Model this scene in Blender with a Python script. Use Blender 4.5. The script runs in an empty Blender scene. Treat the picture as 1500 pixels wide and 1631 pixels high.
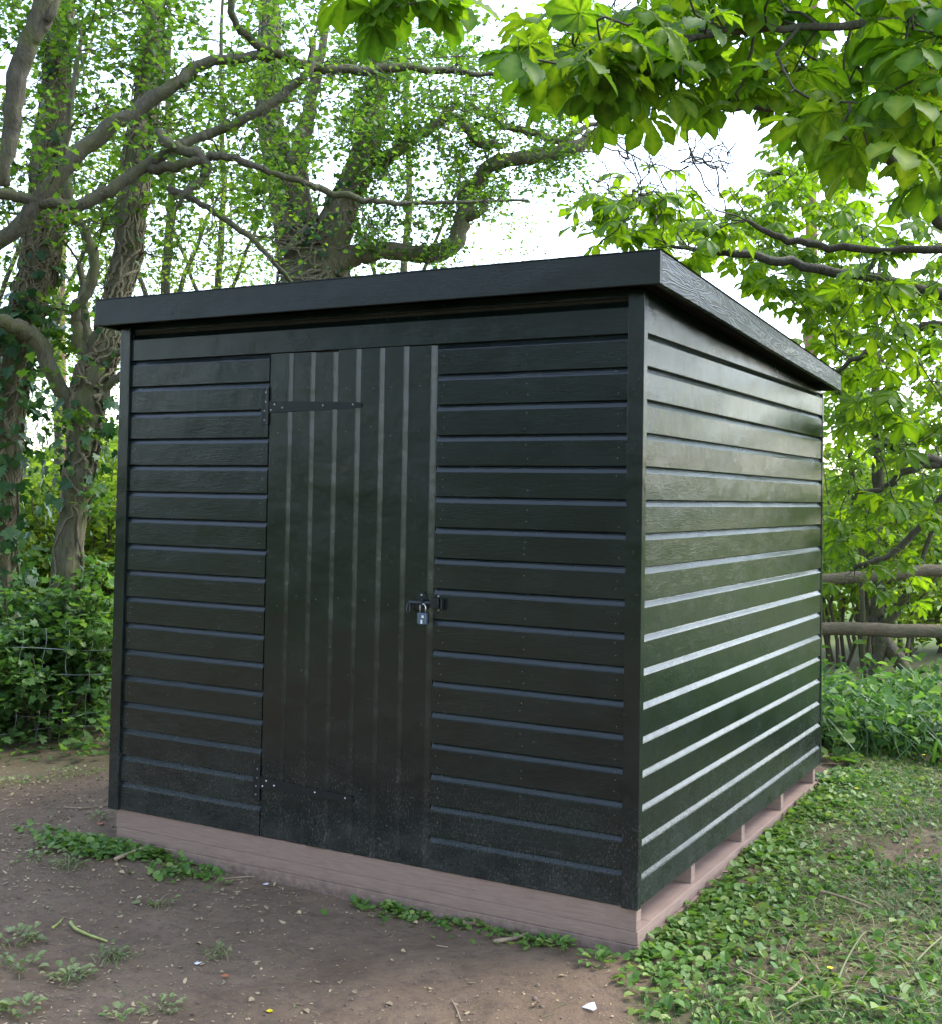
import bpy, math, random
import numpy as np
from mathutils import Vector, Matrix

random.seed(11)
RNG = np.random.default_rng(11)
scene = bpy.context.scene
col = scene.collection
R_ = math.radians

# ------------------------------------------------------------------ camera
CAM = np.array([1.48373, -3.80630, 1.36954])
AX_R = np.array([0.87431937, 0.48506248, 0.01673389])
AX_U = np.array([0.00231824, -0.03865115, 0.99925008])
AX_F = np.array([-0.48534551, 0.87362491, 0.03491794])
FPX, CX, CY = 1906.04, 762.85, 724.06
cd = bpy.data.cameras.new('camera')
cam = bpy.data.objects.new('camera', cd)
col.objects.link(cam)
cam.matrix_world = Matrix(((AX_R[0], AX_U[0], -AX_F[0], CAM[0]), (AX_R[1], AX_U[1], -AX_F[1], CAM[1]),
                           (AX_R[2], AX_U[2], -AX_F[2], CAM[2]), (0, 0, 0, 1)))
cd.sensor_fit = 'VERTICAL'
cd.sensor_height = 36.0
cd.lens = FPX / 1631 * 36.0
cd.shift_x = -(CX - 750) / 1631
cd.shift_y = -(815.5 - CY) / 1631
cd.clip_start, cd.clip_end = 0.05, 2000
scene.camera = cam

# ------------------------------------------------------------------ world, sun, exposure
SUN_ELEV, SUN_AZ = R_(52), R_(40)          # azimuth counted from +Y towards +X
w = bpy.data.worlds.new("World")
scene.world = w
w.use_nodes = True
wn = w.node_tree
sky = wn.nodes.new('ShaderNodeTexSky')
sky.sky_type = 'NISHITA'
sky.sun_disc = False
sky.sun_elevation = SUN_ELEV
sky.sun_rotation = SUN_AZ
sky.dust_density = 1.2
sky.ozone_density = 1.0
hs = wn.nodes.new('ShaderNodeHueSaturation')
hs.inputs['Saturation'].default_value = 0.75
bg = wn.nodes['Background']
wn.links.new(sky.outputs[0], hs.inputs['Color'])
wn.links.new(hs.outputs[0], bg.inputs['Color'])
bg.inputs['Strength'].default_value = 0.14
sd = bpy.data.lights.new('sun', 'SUN')
sd.energy = 0.8
sd.angle = R_(26)
sd.color = (1.0, 0.95, 0.87)
sun = bpy.data.objects.new('sun', sd)
col.objects.link(sun)
sv = Vector((math.sin(SUN_AZ) * math.cos(SUN_ELEV), math.cos(SUN_AZ) * math.cos(SUN_ELEV), math.sin(SUN_ELEV)))
sun.rotation_euler = sv.to_track_quat('Z', 'Y').to_euler()
sun.location = (6, 6, 14)
vs = scene.view_settings
vs.view_transform = 'Standard'
vs.look = 'None'
vs.gamma = 1.0
vs.use_curve_mapping = False
vs.exposure = 2.65
try:
    scene.cycles.max_bounces = 8
    scene.cycles.transparent_max_bounces = 4
    scene.cycles.use_denoising = True
    scene.cycles.caustics_reflective = False
    scene.cycles.caustics_refractive = False
    scene.cycles.sample_clamp_indirect = 6
except Exception:
    pass


# ------------------------------------------------------------------ helpers: pixel of the photograph + depth -> world point
def at(u, v, d):
    return CAM + (AX_F + AX_R * ((u - CX) / FPX) - AX_U * ((v - CY) / FPX)) * d


def on_axis(u, v, ax, val):
    r = AX_F + AX_R * ((u - CX) / FPX) - AX_U * ((v - CY) / FPX)
    return CAM + r * ((val - CAM[ax]) / r[ax])


def pix(P):
    d = np.asarray(P) - CAM
    z = d @ AX_F
    return CX + FPX * (d @ AX_R) / z, CY - FPX * (d @ AX_U) / z, z


# ------------------------------------------------------------------ mesh builder
class MB:
    def __init__(s):
        s.V, s.F, s.R, s.n = [], [], [], 0

    def add(s, V, F, rnd=0.5):
        V = np.asarray(V, dtype=np.float64).reshape(-1, 3)
        if len(V) == 0:
            return s
        s.V.append(V)
        for f in (F if isinstance(F, (list, tuple)) and len(F) and isinstance(F[0], np.ndarray) and F[0].ndim == 2 else [F]):
            s.F.append(np.asarray(f, dtype=np.int64) + s.n)
        r = np.asarray(rnd, dtype=np.float32)
        s.R.append(np.full(len(V), float(r), np.float32) if r.ndim == 0 else r)
        s.n += len(V)
        return s

    def box(s, x0, x1, y0, y1, z0, z1, rnd=0.5):
        V = [(x, y, z) for z in (z0, z1) for y in (y0, y1) for x in (x0, x1)]
        F = np.array([(0, 2, 3, 1), (4, 5, 7, 6), (0, 1, 5, 4), (2, 6, 7, 3), (0, 4, 6, 2), (1, 3, 7, 5)])
        return s.add(V, F, rnd)

    def tube(s, P, r, n=6, rnd=0.5, cap=True):
        P = np.asarray(P, float)
        r = np.broadcast_to(np.asarray(r, float), (len(P),))
        T = np.gradient(P, axis=0)
        T /= np.linalg.norm(T, axis=1)[:, None] + 1e-12
        a = np.array([0, 0, 1.0]) if abs(T[0][2]) < .9 else np.array([1.0, 0, 0])
        N = np.zeros_like(P)
        cur = np.cross(T[0], a)
        for i in range(len(P)):
            cur = cur - T[i] * (cur @ T[i])
            cur /= np.linalg.norm(cur) + 1e-12
            N[i] = cur
        B = np.cross(T, N)
        th = np.arange(n) / n * 2 * math.pi
        V = P[:, None, :] + r[:, None, None] * (np.cos(th)[None, :, None] * N[:, None, :] + np.sin(th)[None, :, None] * B[:, None, :])
        m = len(P)
        i, j = np.meshgrid(np.arange(m - 1), np.arange(n), indexing='ij')
        F = np.stack([i * n + j, i * n + (j + 1) % n, (i + 1) * n + (j + 1) % n, (i + 1) * n + j], -1).reshape(-1, 4)
        Fs = [F]
        if cap:
            Fs += [np.arange(n)[::-1][None, :], ((m - 1) * n + np.arange(n))[None, :]]
        return s.add(V.reshape(-1, 3), Fs, rnd)

    def build(s, name, mat, parent=None, smooth=False, kind=None, bevel=0):
        me = bpy.data.meshes.new(name)
        V = np.concatenate(s.V) if s.V else np.zeros((0, 3))
        me.vertices.add(len(V))
        me.vertices.foreach_set('co', V.astype(np.float32).ravel())
        tot = np.concatenate([np.full(len(f), f.shape[1], np.int32) for f in s.F])
        idx = np.concatenate([f.ravel() for f in s.F]).astype(np.int32)
        me.loops.add(len(idx))
        me.loops.foreach_set('vertex_index', idx)
        me.polygons.add(len(tot))
        st = np.zeros(len(tot), np.int32)
        st[1:] = np.cumsum(tot)[:-1]
        me.polygons.foreach_set('loop_start', st)
        me.polygons.foreach_set('use_smooth', np.full(len(tot), bool(smooth)))
        at_ = me.attributes.new('rnd', 'FLOAT', 'POINT')
        at_.data.foreach_set('value', np.concatenate(s.R))
        me.update(calc_edges=True)
        me.materials.append(mat)
        o = bpy.data.objects.new(name, me)
        col.objects.link(o)
        if parent is not None:
            o.parent = parent
        if kind:
            o['kind'] = kind
        if bevel:
            b = o.modifiers.new('bevel', 'BEVEL')
            b.width = bevel
            b.segments = 2
            b.limit_method = 'ANGLE'
        return o


def thing(name, label, cat, loc=(0, 0, 0), group=None):
    o = bpy.data.objects.new(name, None)
    o.empty_display_size = 0.1
    col.objects.link(o)
    o.location = loc
    return tag(o, label, cat, group)


def tag(o, label, cat, group=None, kind=None):
    if label:
        o['label'] = label
    if cat:
        o['category'] = cat
    if group:
        o['group'] = group
    if kind:
        o['kind'] = kind
    return o


def rots(N, tilt=(0, math.pi), up=None):
    """random rotation matrices: leaf normal (z) tilted off vertical by tilt range, any azimuth, any spin"""
    a = RNG.uniform(0, 2 * math.pi, N)
    t = RNG.uniform(tilt[0], tilt[1], N)
    s = RNG.uniform(0, 2 * math.pi, N)
    ca, sa, ct, st, cs, ss = np.cos(a), np.sin(a), np.cos(t), np.sin(t), np.cos(s), np.sin(s)
    z = np.stack([st * ca, st * sa, ct], -1)
    x = np.stack([ct * ca, ct * sa, -st], -1)
    y = np.cross(z, x)
    X = x * cs[:, None] + y * ss[:, None]
    Y = -x * ss[:, None] + y * cs[:, None]
    return np.stack([X, Y, z], -1)       # columns


def scatter(mb, T, F, pos, M, sc, rnd=None):
    N = len(pos)
    if N == 0:
        return
    T = np.asarray(T, float)
    n = len(T)
    V = np.einsum('nij,kj->nki', M, T) * np.broadcast_to(np.asarray(sc, float), (N,))[:, None, None] + np.asarray(pos)[:, None, :]
    if rnd is None:
        rnd = RNG.random(N)
    Fs = []
    for f in (F if isinstance(F, list) else [F]):
        f = np.asarray(f)
        Fs.append((f[None] + (np.arange(N) * n)[:, None, None]).reshape(-1, f.shape[1]))
    mb.add(V.reshape(-1, 3), Fs, np.repeat(np.asarray(rnd, np.float32), n))


# ------------------------------------------------------------------ materials
def new_mat(name):
    m = bpy.data.materials.new(name)
    m.use_nodes = True
    nt = m.node_tree
    return m, nt, nt.nodes['Principled BSDF'], nt.links


def nd(nt, typ, **kw):
    n = nt.nodes.new(typ)
    for k, v in kw.items():
        if k in n.inputs:
            n.inputs[k].default_value = v
        else:
            setattr(n, k, v)
    return n


def pos_map(nt, scale):
    g = nd(nt, 'ShaderNodeNewGeometry')
    mp = nd(nt, 'ShaderNodeMapping')
    mp.inputs['Scale'].default_value = scale
    nt.links.new(g.outputs['Position'], mp.inputs['Vector'])
    return mp.outputs[0]


def noise(nt, vec, scale, detail=4, rough=.55, dist=0.0):
    n = nd(nt, 'ShaderNodeTexNoise', Scale=scale, Detail=detail, Roughness=rough, Distortion=dist)
    if vec is not None:
        nt.links.new(vec, n.inputs['Vector'])
    return n.outputs['Fac']


def ramp(nt, fac, stops):
    r = nd(nt, 'ShaderNodeValToRGB')
    el = r.color_ramp.elements
    while len(el) < len(stops):
        el.new(.5)
    for e, (p, c) in zip(el, stops):
        e.position = p
        e.color = (*c, 1) if len(c) == 3 else c
    if fac is not None:
        nt.links.new(fac, r.inputs['Fac'])
    return r.outputs['Color']


def mix(nt, fac, a, b, mode='MIX'):
    m = nd(nt, 'ShaderNodeMix', data_type='RGBA', blend_type=mode)
    for sock, v in ((m.inputs[0], fac), (m.inputs[6], a), (m.inputs[7], b)):
        if hasattr(v, 'is_output'):
            nt.links.new(v, sock)
        elif isinstance(v, (int, float)):
            sock.default_value = v
        else:
            sock.default_value = (*v, 1)
    return m.outputs[2]


def mth(nt, op, a, b=None, clamp=False):
    m = nd(nt, 'ShaderNodeMath', operation=op, use_clamp=clamp)
    for i, v in enumerate((a, b)):
        if v is None:
            continue
        if hasattr(v, 'is_output'):
            nt.links.new(v, m.inputs[i])
        else:
            m.inputs[i].default_value = v
    return m.outputs[0]


def mrange(nt, v, a, b, c=0.0, d=1.0):
    m = nd(nt, 'ShaderNodeMapRange')
    nt.links.new(v, m.inputs[0])
    for i, x in enumerate((a, b, c, d)):
        m.inputs[i + 1].default_value = x
    return m.outputs[0]


def bump(nt, h, dist, strength=1.0, prev=None):
    b = nd(nt, 'ShaderNodeBump', Strength=strength, Distance=dist)
    nt.links.new(h, b.inputs['Height'])
    if prev is not None:
        nt.links.new(prev, b.inputs['Normal'])
    return b.outputs[0]


def zpos(nt):
    g = nd(nt, 'ShaderNodeNewGeometry')
    s = nd(nt, 'ShaderNodeSeparateXYZ')
    nt.links.new(g.outputs['Position'], s.inputs[0])
    return s.outputs


def paint_mat(name, grain, base=(.0034, .0068, .0062), r0=.13, r1=.30, bmp=.0009, dirt=True):
    m, nt, b, L = new_mat(name)
    v = pos_map(nt, grain)
    oi = nd(nt, 'ShaderNodeObjectInfo')
    vv = nd(nt, 'ShaderNodeVectorMath', operation='ADD')
    L.new(v, vv.inputs[0])
    sc = nd(nt, 'ShaderNodeVectorMath', operation='SCALE')
    cmb = nd(nt, 'ShaderNodeCombineXYZ')
    for i in range(3):
        L.new(oi.outputs['Random'], cmb.inputs[i])
    L.new(cmb.outputs[0], sc.inputs[0])
    sc.inputs['Scale'].default_value = 37
    L.new(sc.outputs[0], vv.inputs[1])
    vec = vv.outputs[0]
    brush = noise(nt, vec, 3.0, 6, .7)
    soft = noise(nt, pos_map(nt, (1, 1, 1)), 5.5, 3, .5)
    patch = noise(nt, pos_map(nt, (1, 1, 2.2)), 3.1, 4, .6, .6)
    colr = mix(nt, mrange(nt, patch, .35, .7), base, tuple(c * 1.7 for c in base))
    rough = mrange(nt, mth(nt, 'ADD', mth(nt, 'MULTIPLY', brush, .4), mth(nt, 'MULTIPLY', patch, .6)), .3, .7, r0, r1)
    if dirt:
        z = zpos(nt)[2]
        low = mrange(nt, z, .42, .0)
        sp = noise(nt, pos_map(nt, (1, 1, .55)), 150, 2, .6)
        big = noise(nt, pos_map(nt, (1, 1, 1)), 9, 3, .6)
        spk = mth(nt, 'MULTIPLY', mrange(nt, sp, .49, .66), mth(nt, 'MULTIPLY', low, mrange(nt, big, .25, .7)))
        film = mth(nt, 'MULTIPLY', mth(nt, 'POWER', low, 1.6), mrange(nt, big, .2, .8, .05, .24))
        dm = mth(nt, 'MAXIMUM', mth(nt, 'MULTIPLY', spk, .95), film)
        colr = mix(nt, dm, colr, (.075, .075, .073))
        fine = mth(nt, 'MULTIPLY', mrange(nt, noise(nt, pos_map(nt, (1, 1, 1)), 60, 1, .5), .745, .80), .35)
        colr = mix(nt, fine, colr, (.12, .12, .11))
        rough = mth(nt, 'ADD', rough, mth(nt, 'MULTIPLY', dm, .5), True)
    L.new(colr, b.inputs['Base Color'])
    L.new(rough, b.inputs['Roughness'])
    b.inputs['Specular IOR Level'].default_value = .5
    n1 = bump(nt, soft, .012, .5)
    L.new(bump(nt, brush, bmp, 1.0, n1), b.inputs['Normal'])
    return m


def plain_mat(name, colr, rough=.6, metal=0.0, var=.25, scale=30, bmp=.0):
    m, nt, b, L = new_mat(name)
    v = pos_map(nt, (1, 1, 1))
    n = noise(nt, v, scale, 4, .6)
    c = mix(nt, mrange(nt, n, .3, .7), tuple(x * (1 - var) for x in colr), tuple(min(1, x * (1 + var)) for x in colr))
    L.new(c, b.inputs['Base Color'])
    b.inputs['Roughness'].default_value = rough
    b.inputs['Metallic'].default_value = metal
    if bmp:
        L.new(bump(nt, n, bmp), b.inputs['Normal'])
    return m


def leaf_mat(name, stops, trans=.5, rough=.42, tmul=(1.5, 1.6, .6), veins=False):
    """stops: colours along the per-leaf random attribute"""
    m, nt, b, L = new_mat(name)
    a = nd(nt, 'ShaderNodeAttribute', attribute_name='rnd')
    base = ramp(nt, a.outputs['Fac'], [(i / (len(stops) - 1), c) for i, c in enumerate(stops)])
    big = noise(nt, pos_map(nt, (1, 1, 1)), 1.3, 2, .5)
    base = mix(nt, 1.0, base, ramp(nt, big, [(.3, (.78, .8, .8)), (.7, (1.15, 1.15, 1.1))]), 'MULTIPLY')
    if veins:
        oi = nd(nt, 'ShaderNodeObjectInfo')
        base = mix(nt, 1.0, base, ramp(nt, oi.outputs['Random'], [(0, (.72, .80, .8)), (.45, (1, 1, 1)), (.8, (1.25, 1.08, 1)), (1, (1.7, 1.25, 1.6))]), 'MULTIPLY')
        blot = noise(nt, pos_map(nt, (1, 1, 1)), 95, 2, .6)
        base = mix(nt, mrange(nt, blot, .68, .76), base, (.14, .12, .03))
    L.new(base, b.inputs['Base Color'])
    b.inputs['Roughness'].default_value = rough
    b.inputs['Specular IOR Level'].default_value = .25
    t = nd(nt, 'ShaderNodeBsdfTranslucent')
    L.new(mix(nt, 1.0, base, tmul, 'MULTIPLY'), t.inputs['Color'])
    ms = nd(nt, 'ShaderNodeMixShader')
    ms.inputs[0].default_value = trans
    L.new(b.outputs[0], ms.inputs[1])
    L.new(t.outputs[0], ms.inputs[2])
    L.new(ms.outputs[0], nt.nodes['Material Output'].inputs['Surface'])
    return m


def bark_mat(name, c0, c1, moss=(.045, .06, .018), mossf=.4, scale=(22, 22, 4)):
    m, nt, b, L = new_mat(name)
    n1 = noise(nt, pos_map(nt, scale), 1.6, 6, .7, .6)
    n2 = noise(nt, pos_map(nt, (1, 1, 1)), 7, 4, .6)
    c = mix(nt, mrange(nt, n1, .3, .7), c0, c1)
    c = mix(nt, mth(nt, 'MULTIPLY', mrange(nt, n2, .42, .68), mossf), c, moss)
    lich = mth(nt, 'MULTIPLY', mrange(nt, noise(nt, pos_map(nt, (1, 1, 1)), 26, 3, .6), .6, .7), .22)
    c = mix(nt, lich, c, (.19, .20, .15))
    L.new(c, b.inputs['Base Color'])
    b.inputs['Roughness'].default_value = .9
    L.new(bump(nt, n1, .03, .9), b.inputs['Normal'])
    return m


M_PH = paint_mat('black_green_paint_boards', (9, 9, 60))
M_PV = paint_mat('black_green_paint_door', (70, 9, 7))
M_TRIM = paint_mat('black_green_paint_trim', (60, 60, 6))
M_FASC = paint_mat('black_green_paint_fascia', (10, 10, 70), r0=.32, r1=.5, dirt=False)
M_METAL = plain_mat('black_metal', (.012, .015, .017), .38, .3, .2, 60)
M_ZINC = plain_mat('zinc_screw', (.55, .57, .58), .35, 1.0, .15, 200)
M_STEEL = plain_mat('padlock_steel', (.10, .14, .20), .35, .5, .15, 90)
M_BRIGHT = plain_mat('padlock_label', (.8, .82, .84), .3, .2, .05, 90)
M_DARK = plain_mat('inside_timber', (.03, .024, .02), .9)


def weathered():
    m, nt, b, L = new_mat('weathered_fascia_paint')
    g = nd(nt, 'ShaderNodeNewGeometry')
    sep = nd(nt, 'ShaderNodeSeparateXYZ')
    L.new(g.outputs['Position'], sep.inputs[0])
    # board coordinates: z measured from the sloping lower edge
    zz = mth(nt, 'ADD', sep.outputs[2], mth(nt, 'MULTIPLY', sep.outputs[1], .0556))
    cmb = nd(nt, 'ShaderNodeCombineXYZ')
    L.new(mth(nt, 'MULTIPLY', sep.outputs[1], 1.5), cmb.inputs[0])
    L.new(mth(nt, 'MULTIPLY', zz, 9.0), cmb.inputs[1])
    warp = noise(nt, cmb.outputs[0], 2.1, 2, .5, .8)
    rings = mth(nt, 'ADD', mth(nt, 'MULTIPLY', zz, 16.0), mth(nt, 'MULTIPLY', warp, 9.0))
    sw = mth(nt, 'SINE', mth(nt, 'MULTIPLY', rings, 6.2832))
    fine = noise(nt, pos_map(nt, (60, 8, 120)), 2, 5, .7)
    h = mth(nt, 'ADD', mrange(nt, sw, -1, 1, 0, .65), mth(nt, 'MULTIPLY', fine, .5))
    L.new(mix(nt, mrange(nt, h, .25, .9), (.006, .008, .008), (.026, .033, .037)), b.inputs['Base Color'])
    L.new(mrange(nt, h, .2, 1.0, .42, .26), b.inputs['Roughness'])
    L.new(bump(nt, h, .0022, .9), b.inputs['Normal'])
    return m


M_WEATH = weathered()


def timber_base_mat():
    m, nt, b, L = new_mat('pink_brown_timber')
    n1 = noise(nt, pos_map(nt, (5, 5, 60)), 2.2, 5, .65)
    n2 = noise(nt, pos_map(nt, (1, 1, 1)), 6, 4, .6)
    c = mix(nt, mrange(nt, n1, .3, .72), (.21, .140, .110), (.285, .198, .158))
    c = mix(nt, mth(nt, 'MULTIPLY', mrange(nt, n2, .55, .75), .35), c, (.16, .105, .085))
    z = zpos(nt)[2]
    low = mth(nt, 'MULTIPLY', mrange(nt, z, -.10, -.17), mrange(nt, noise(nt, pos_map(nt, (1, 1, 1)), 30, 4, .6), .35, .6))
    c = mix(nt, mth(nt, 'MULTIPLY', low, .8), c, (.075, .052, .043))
    L.new(c, b.inputs['Base Color'])
    b.inputs['Roughness'].default_value = .85
    L.new(bump(nt, n1, .0025, .9), b.inputs['Normal'])
    return m


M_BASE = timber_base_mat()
M_RAIL = bark_mat('rail_timber', (.10, .075, .045), (.19, .145, .09), (.07, .08, .035), .5, (6, 40, 40))
M_BARK1 = bark_mat('ivy_bark', (.06, .052, .032), (.19, .16, .09), moss=(.08, .09, .024), mossf=.55)
M_BARK2 = bark_mat('mossy_bark', (.06, .055, .032), (.17, .155, .09), (.095, .11, .03), .9, (30, 30, 5))
M_BARK3 = bark_mat('hawthorn_bark', (.036, .031, .019), (.105, .092, .058), (.078, .086, .022), .95, (30, 30, 12))
M_BARK4 = bark_mat('chestnut_bark', (.034, .029, .02), (.10, .085, .058), (.058, .066, .03), .6)
M_PINE = bark_mat('pine_bark', (.16, .075, .05), (.30, .155, .105), (.2, .12, .09), .3)
M_STEM = bark_mat('ivy_stem_bark', (.12, .10, .06), (.30, .25, .16), (.15, .14, .07), .4, (40, 40, 10))
M_TWIG = bark_mat('twig_bark', (.05, .038, .024), (.12, .095, .06), (.08, .085, .04), .5)

M_LEAF_H = leaf_mat('hawthorn_leaf', [(.036, .085, .018), (.055, .125, .022), (.085, .17, .028), (.14, .23, .038)], .55, .45, (1.65, 1.6, .6))
M_LEAF_B = leaf_mat('sunlit_far_leaf', [(.08, .15, .028), (.125, .205, .035), (.19, .26, .05)], .6, .5, (1.7, 1.6, .55))  # sunlight on the distant foliage is put into these raised leaf colours
M_LEAF_I = leaf_mat('ivy_leaf', [(.014, .045, .016), (.022, .065, .02), (.04, .095, .03), (.06, .13, .04)], .25, .33)
M_LEAF_C = leaf_mat('chestnut_leaf', [(.050, .128, .012), (.075, .175, .015), (.14, .25, .026)], .6, .5, (1.85, 1.65, .4), True)
M_LEAF_W = leaf_mat('weed_leaf', [(.06, .13, .03), (.10, .195, .045), (.15, .245, .06), (.24, .30, .09)], .35)
M_GRASS = leaf_mat('grass_blade', [(.04, .10, .03), (.055, .13, .035), (.08, .16, .04)], .35, .4)
M_HAY = leaf_mat('grass_clipping', [(.10, .16, .05), (.16, .20, .08), (.24, .24, .12), (.30, .26, .16)], .25, .6)
M_DRY = plain_mat('dry_litter', (.31, .235, .135), .8, 0, .45, 14)
M_STICK = plain_mat('stick_wood', (.27, .20, .13), .85, 0, .3, 25, .003)
M_GSTEM = plain_mat('green_stem', (.30, .33, .09), .55, 0, .25, 25)
M_YEL = plain_mat('yellow_petal', (.75, .58, .02), .5, 0, .15, 50)
M_WHITE = plain_mat('pale_flake', (.62, .64, .68), .6, 0, .1, 60)
M_WIRE = plain_mat('galvanised_wire', (.35, .36, .36), .5, .8, .2, 40)
M_ORANGE = plain_mat('rust_leaf', (.42, .12, .05), .7, 0, .3, 50)


# ------------------------------------------------------------------ ground
def fbm(x, y, s, seed):
    r = np.random.default_rng(seed)
    out = np.zeros_like(x)
    for k in range(7):
        a = r.uniform(0, 2 * math.pi)
        f = s * r.uniform(.6, 1.7)
        out += np.sin((x * math.cos(a) + y * math.sin(a)) * f + r.uniform(0, 6.28) + .9 * np.sin((x * math.sin(a) - y * math.cos(a)) * f * .7 + r.uniform(0, 6)))
    return out / 5


def sstep(t, a, b):
    t = np.clip((t - a) / (b - a), 0, 1)
    return t * t * (3 - 2 * t)


def gz(x, y, fine=True):
    x, y = np.asarray(x, float), np.asarray(y, float)
    z = -.165 + .03 * sstep(x, -.5, .3) * sstep(y, -1.0, .3) + .045 * sstep(y, 0, 3.0) + .02 * sstep(-x, 1.5, 3.0)
    z = z + .012 * fbm(x, y, 2.2, 1)
    if fine:
        z = z + .0062 * fbm(x, y, 11, 2) + .0034 * fbm(x, y, 37, 3)
        under = (x > -2.44) & (x < .02) & (y > -.01) & (y < 2.6)
        z = np.where(under, np.minimum(z, -.17), z)
    far = np.hypot(x, y - 2)
    return np.where(far > 14, z * (1 - sstep(far, 14, 30)) - .15 * sstep(far, 14, 30), z)


def axis(a, b, step, far):
    mid = np.arange(a, b + 1e-6, step)
    o = []
    d, x = step, 0
    while x < far:
        d *= 1.28
        x += d
        o.append(x)
    o = np.array(o)
    return np.concatenate([(a - o)[::-1], mid, b + o])


gx, gy = axis(-4.6, 2.2, .024, 600), axis(-2.2, 4.6, .024, 600)
X, Y = np.meshgrid(gx, gy, indexing='ij')
Z = gz(X, Y) + RNG.normal(0, .0019, X.shape) * (np.hypot(X, Y) < 8)
nx, ny = len(gx), len(gy)
i, j = np.meshgrid(np.arange(nx - 1), np.arange(ny - 1), indexing='ij')
F = np.stack([i * ny + j, (i + 1) * ny + j, (i + 1) * ny + j + 1, i * ny + j + 1], -1).reshape(-1, 4)
gmb = MB().add(np.stack([X, Y, Z], -1).reshape(-1, 3), F)


def green(x, y):
    """how much low greenery grows on the soil at a place (0..1)"""
    x, y = np.asarray(x, float), np.asarray(y, float)
    n = fbm(x, y, 2.6, 5)
    edge = sstep(x - .06 + .10 * n + .25 * np.minimum(0, y + .25), -.06, .12) * sstep(y + .42 * np.maximum(0, .55 - x) + .62 + .12 * n, 0, .18)
    bare = sstep(fbm(x, y, 3.4, 9), .12, .6) * sstep(x, .35, .6)
    back = sstep(y, 3.3, 3.8)
    left = sstep(-x + .5 * n, 3.2, 3.7) * sstep(y, .2, .8)
    return np.clip(np.maximum(np.maximum(edge * (1 - .75 * bare), back), left), 0, 1)


def ground_mat():
    m, nt, b, L = new_mat('soil')
    p = pos_map(nt, (1, 1, 1))
    n1 = noise(nt, p, 2.2, 5, .6)
    n2 = noise(nt, p, 28, 6, .65)
    n3 = noise(nt, p, 160, 3, .6)
    c = mix(nt, mrange(nt, n1, .3, .7), (.128, .086, .054), (.180, .126, .083))
    n4 = noise(nt, p, 5.5, 4, .6, .5)
    c = mix(nt, mth(nt, 'MULTIPLY', mrange(nt, n4, .5, .7), .55), c, (.088, .058, .037))
    c = mix(nt, mth(nt, 'MULTIPLY', mrange(nt, n2, .5, .3), .6), c, (.070, .051, .044))
    c = mix(nt, mth(nt, 'MULTIPLY', mrange(nt, n3, .64, .74), .5), c, (.22, .175, .14))
    a = nd(nt, 'ShaderNodeAttribute', attribute_name='rnd')
    gm = mth(nt, 'MULTIPLY', a.outputs['Fac'], mrange(nt, n2, .3, .6, .25, .75))
    c = mix(nt, gm, c, (.075, .075, .035))
    s = zpos(nt)
    d = nd(nt, 'ShaderNodeVectorMath', operation='LENGTH')
    L.new(p, d.inputs[0])
    c = mix(nt, mrange(nt, d.outputs['Value'], 7, 11), c, mix(nt, n1, (.06, .11, .02), (.11, .17, .035)))
    L.new(c, b.inputs['Base Color'])
    b.inputs['Roughness'].default_value = .92
    b.inputs['Specular IOR Level'].default_value = .25
    L.new(bump(nt, n3, .003, .8, bump(nt, n2, .012, .8)), b.inputs['Normal'])
    return m


gmb.R = [green(X, Y).astype(np.float32).ravel()]
ground = gmb.build('ground', ground_mat(), smooth=True)
tag(ground, 'bare trodden brown soil turning to weeds and grass on the right', 'ground', kind='structure')

# ------------------------------------------------------------------ shed
W, D = 2.425, 2.579
P_F, Z1_F, P_S, Z1_S = .11327, .1215, .1145, .108
shed = thing('garden_shed', 'black-green painted timber shed with a low sloping roof and plank door', 'shed', (0, 0, 0))


def shiplap(h, length, seg=1, top=True, z0=0.0):
    """one shiplap board lying along local +X, face towards -Y, bottom at 0, height h"""
    s = .024
    prof = [(.0012, z0), (0, z0 + .0015), (0, h - s)]
    prof += [(.0016, h - s * .82), (.005, h - s * .55), (.0085, h - s * .28), (.0105, h - .0012)] if top else [(0, h - .002)]
    prof += [(.017, h - .0012), (.017, z0)]
    prof = np.array(prof)
    n = len(prof)
    xs = np.linspace(0, length, seg + 1)
    V = np.array([(x, d, z) for x in xs for d, z in prof])
    i, j = np.meshgrid(np.arange(seg), np.arange(n), indexing='ij')
    F = np.stack([i * n + j, (i + 1) * n + j, (i + 1) * n + (j + 1) % n, i * n + (j + 1) % n], -1).reshape(-1, 4)
    return V, [F, np.arange(n)[None, :], (seg * n + np.arange(n))[::-1][None, :]]


def board_set(x0, x1, zs, hs, mesh_cache={}):
    out = []
    for z, h in zip(zs, hs):
        key = (round(x1 - x0, 4), round(h, 4))
        if key not in mesh_cache:
            o = MB().add(*shiplap(h, x1 - x0)).build('cladding_board', M_PH, shed)
            mesh_cache[key] = o.data
        else:
            o = bpy.data.objects.new('cladding_board', mesh_cache[key])
            col.objects.link(o)
            o.parent = shed
        o.location = (x0, RNG.uniform(-.0006, .0006), z)
        o.rotation_euler = (RNG.uniform(-.004, .004), RNG.uniform(-.0006, .0006), RNG.uniform(-.0006, .0006))
        out.append(o)
    return out


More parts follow.
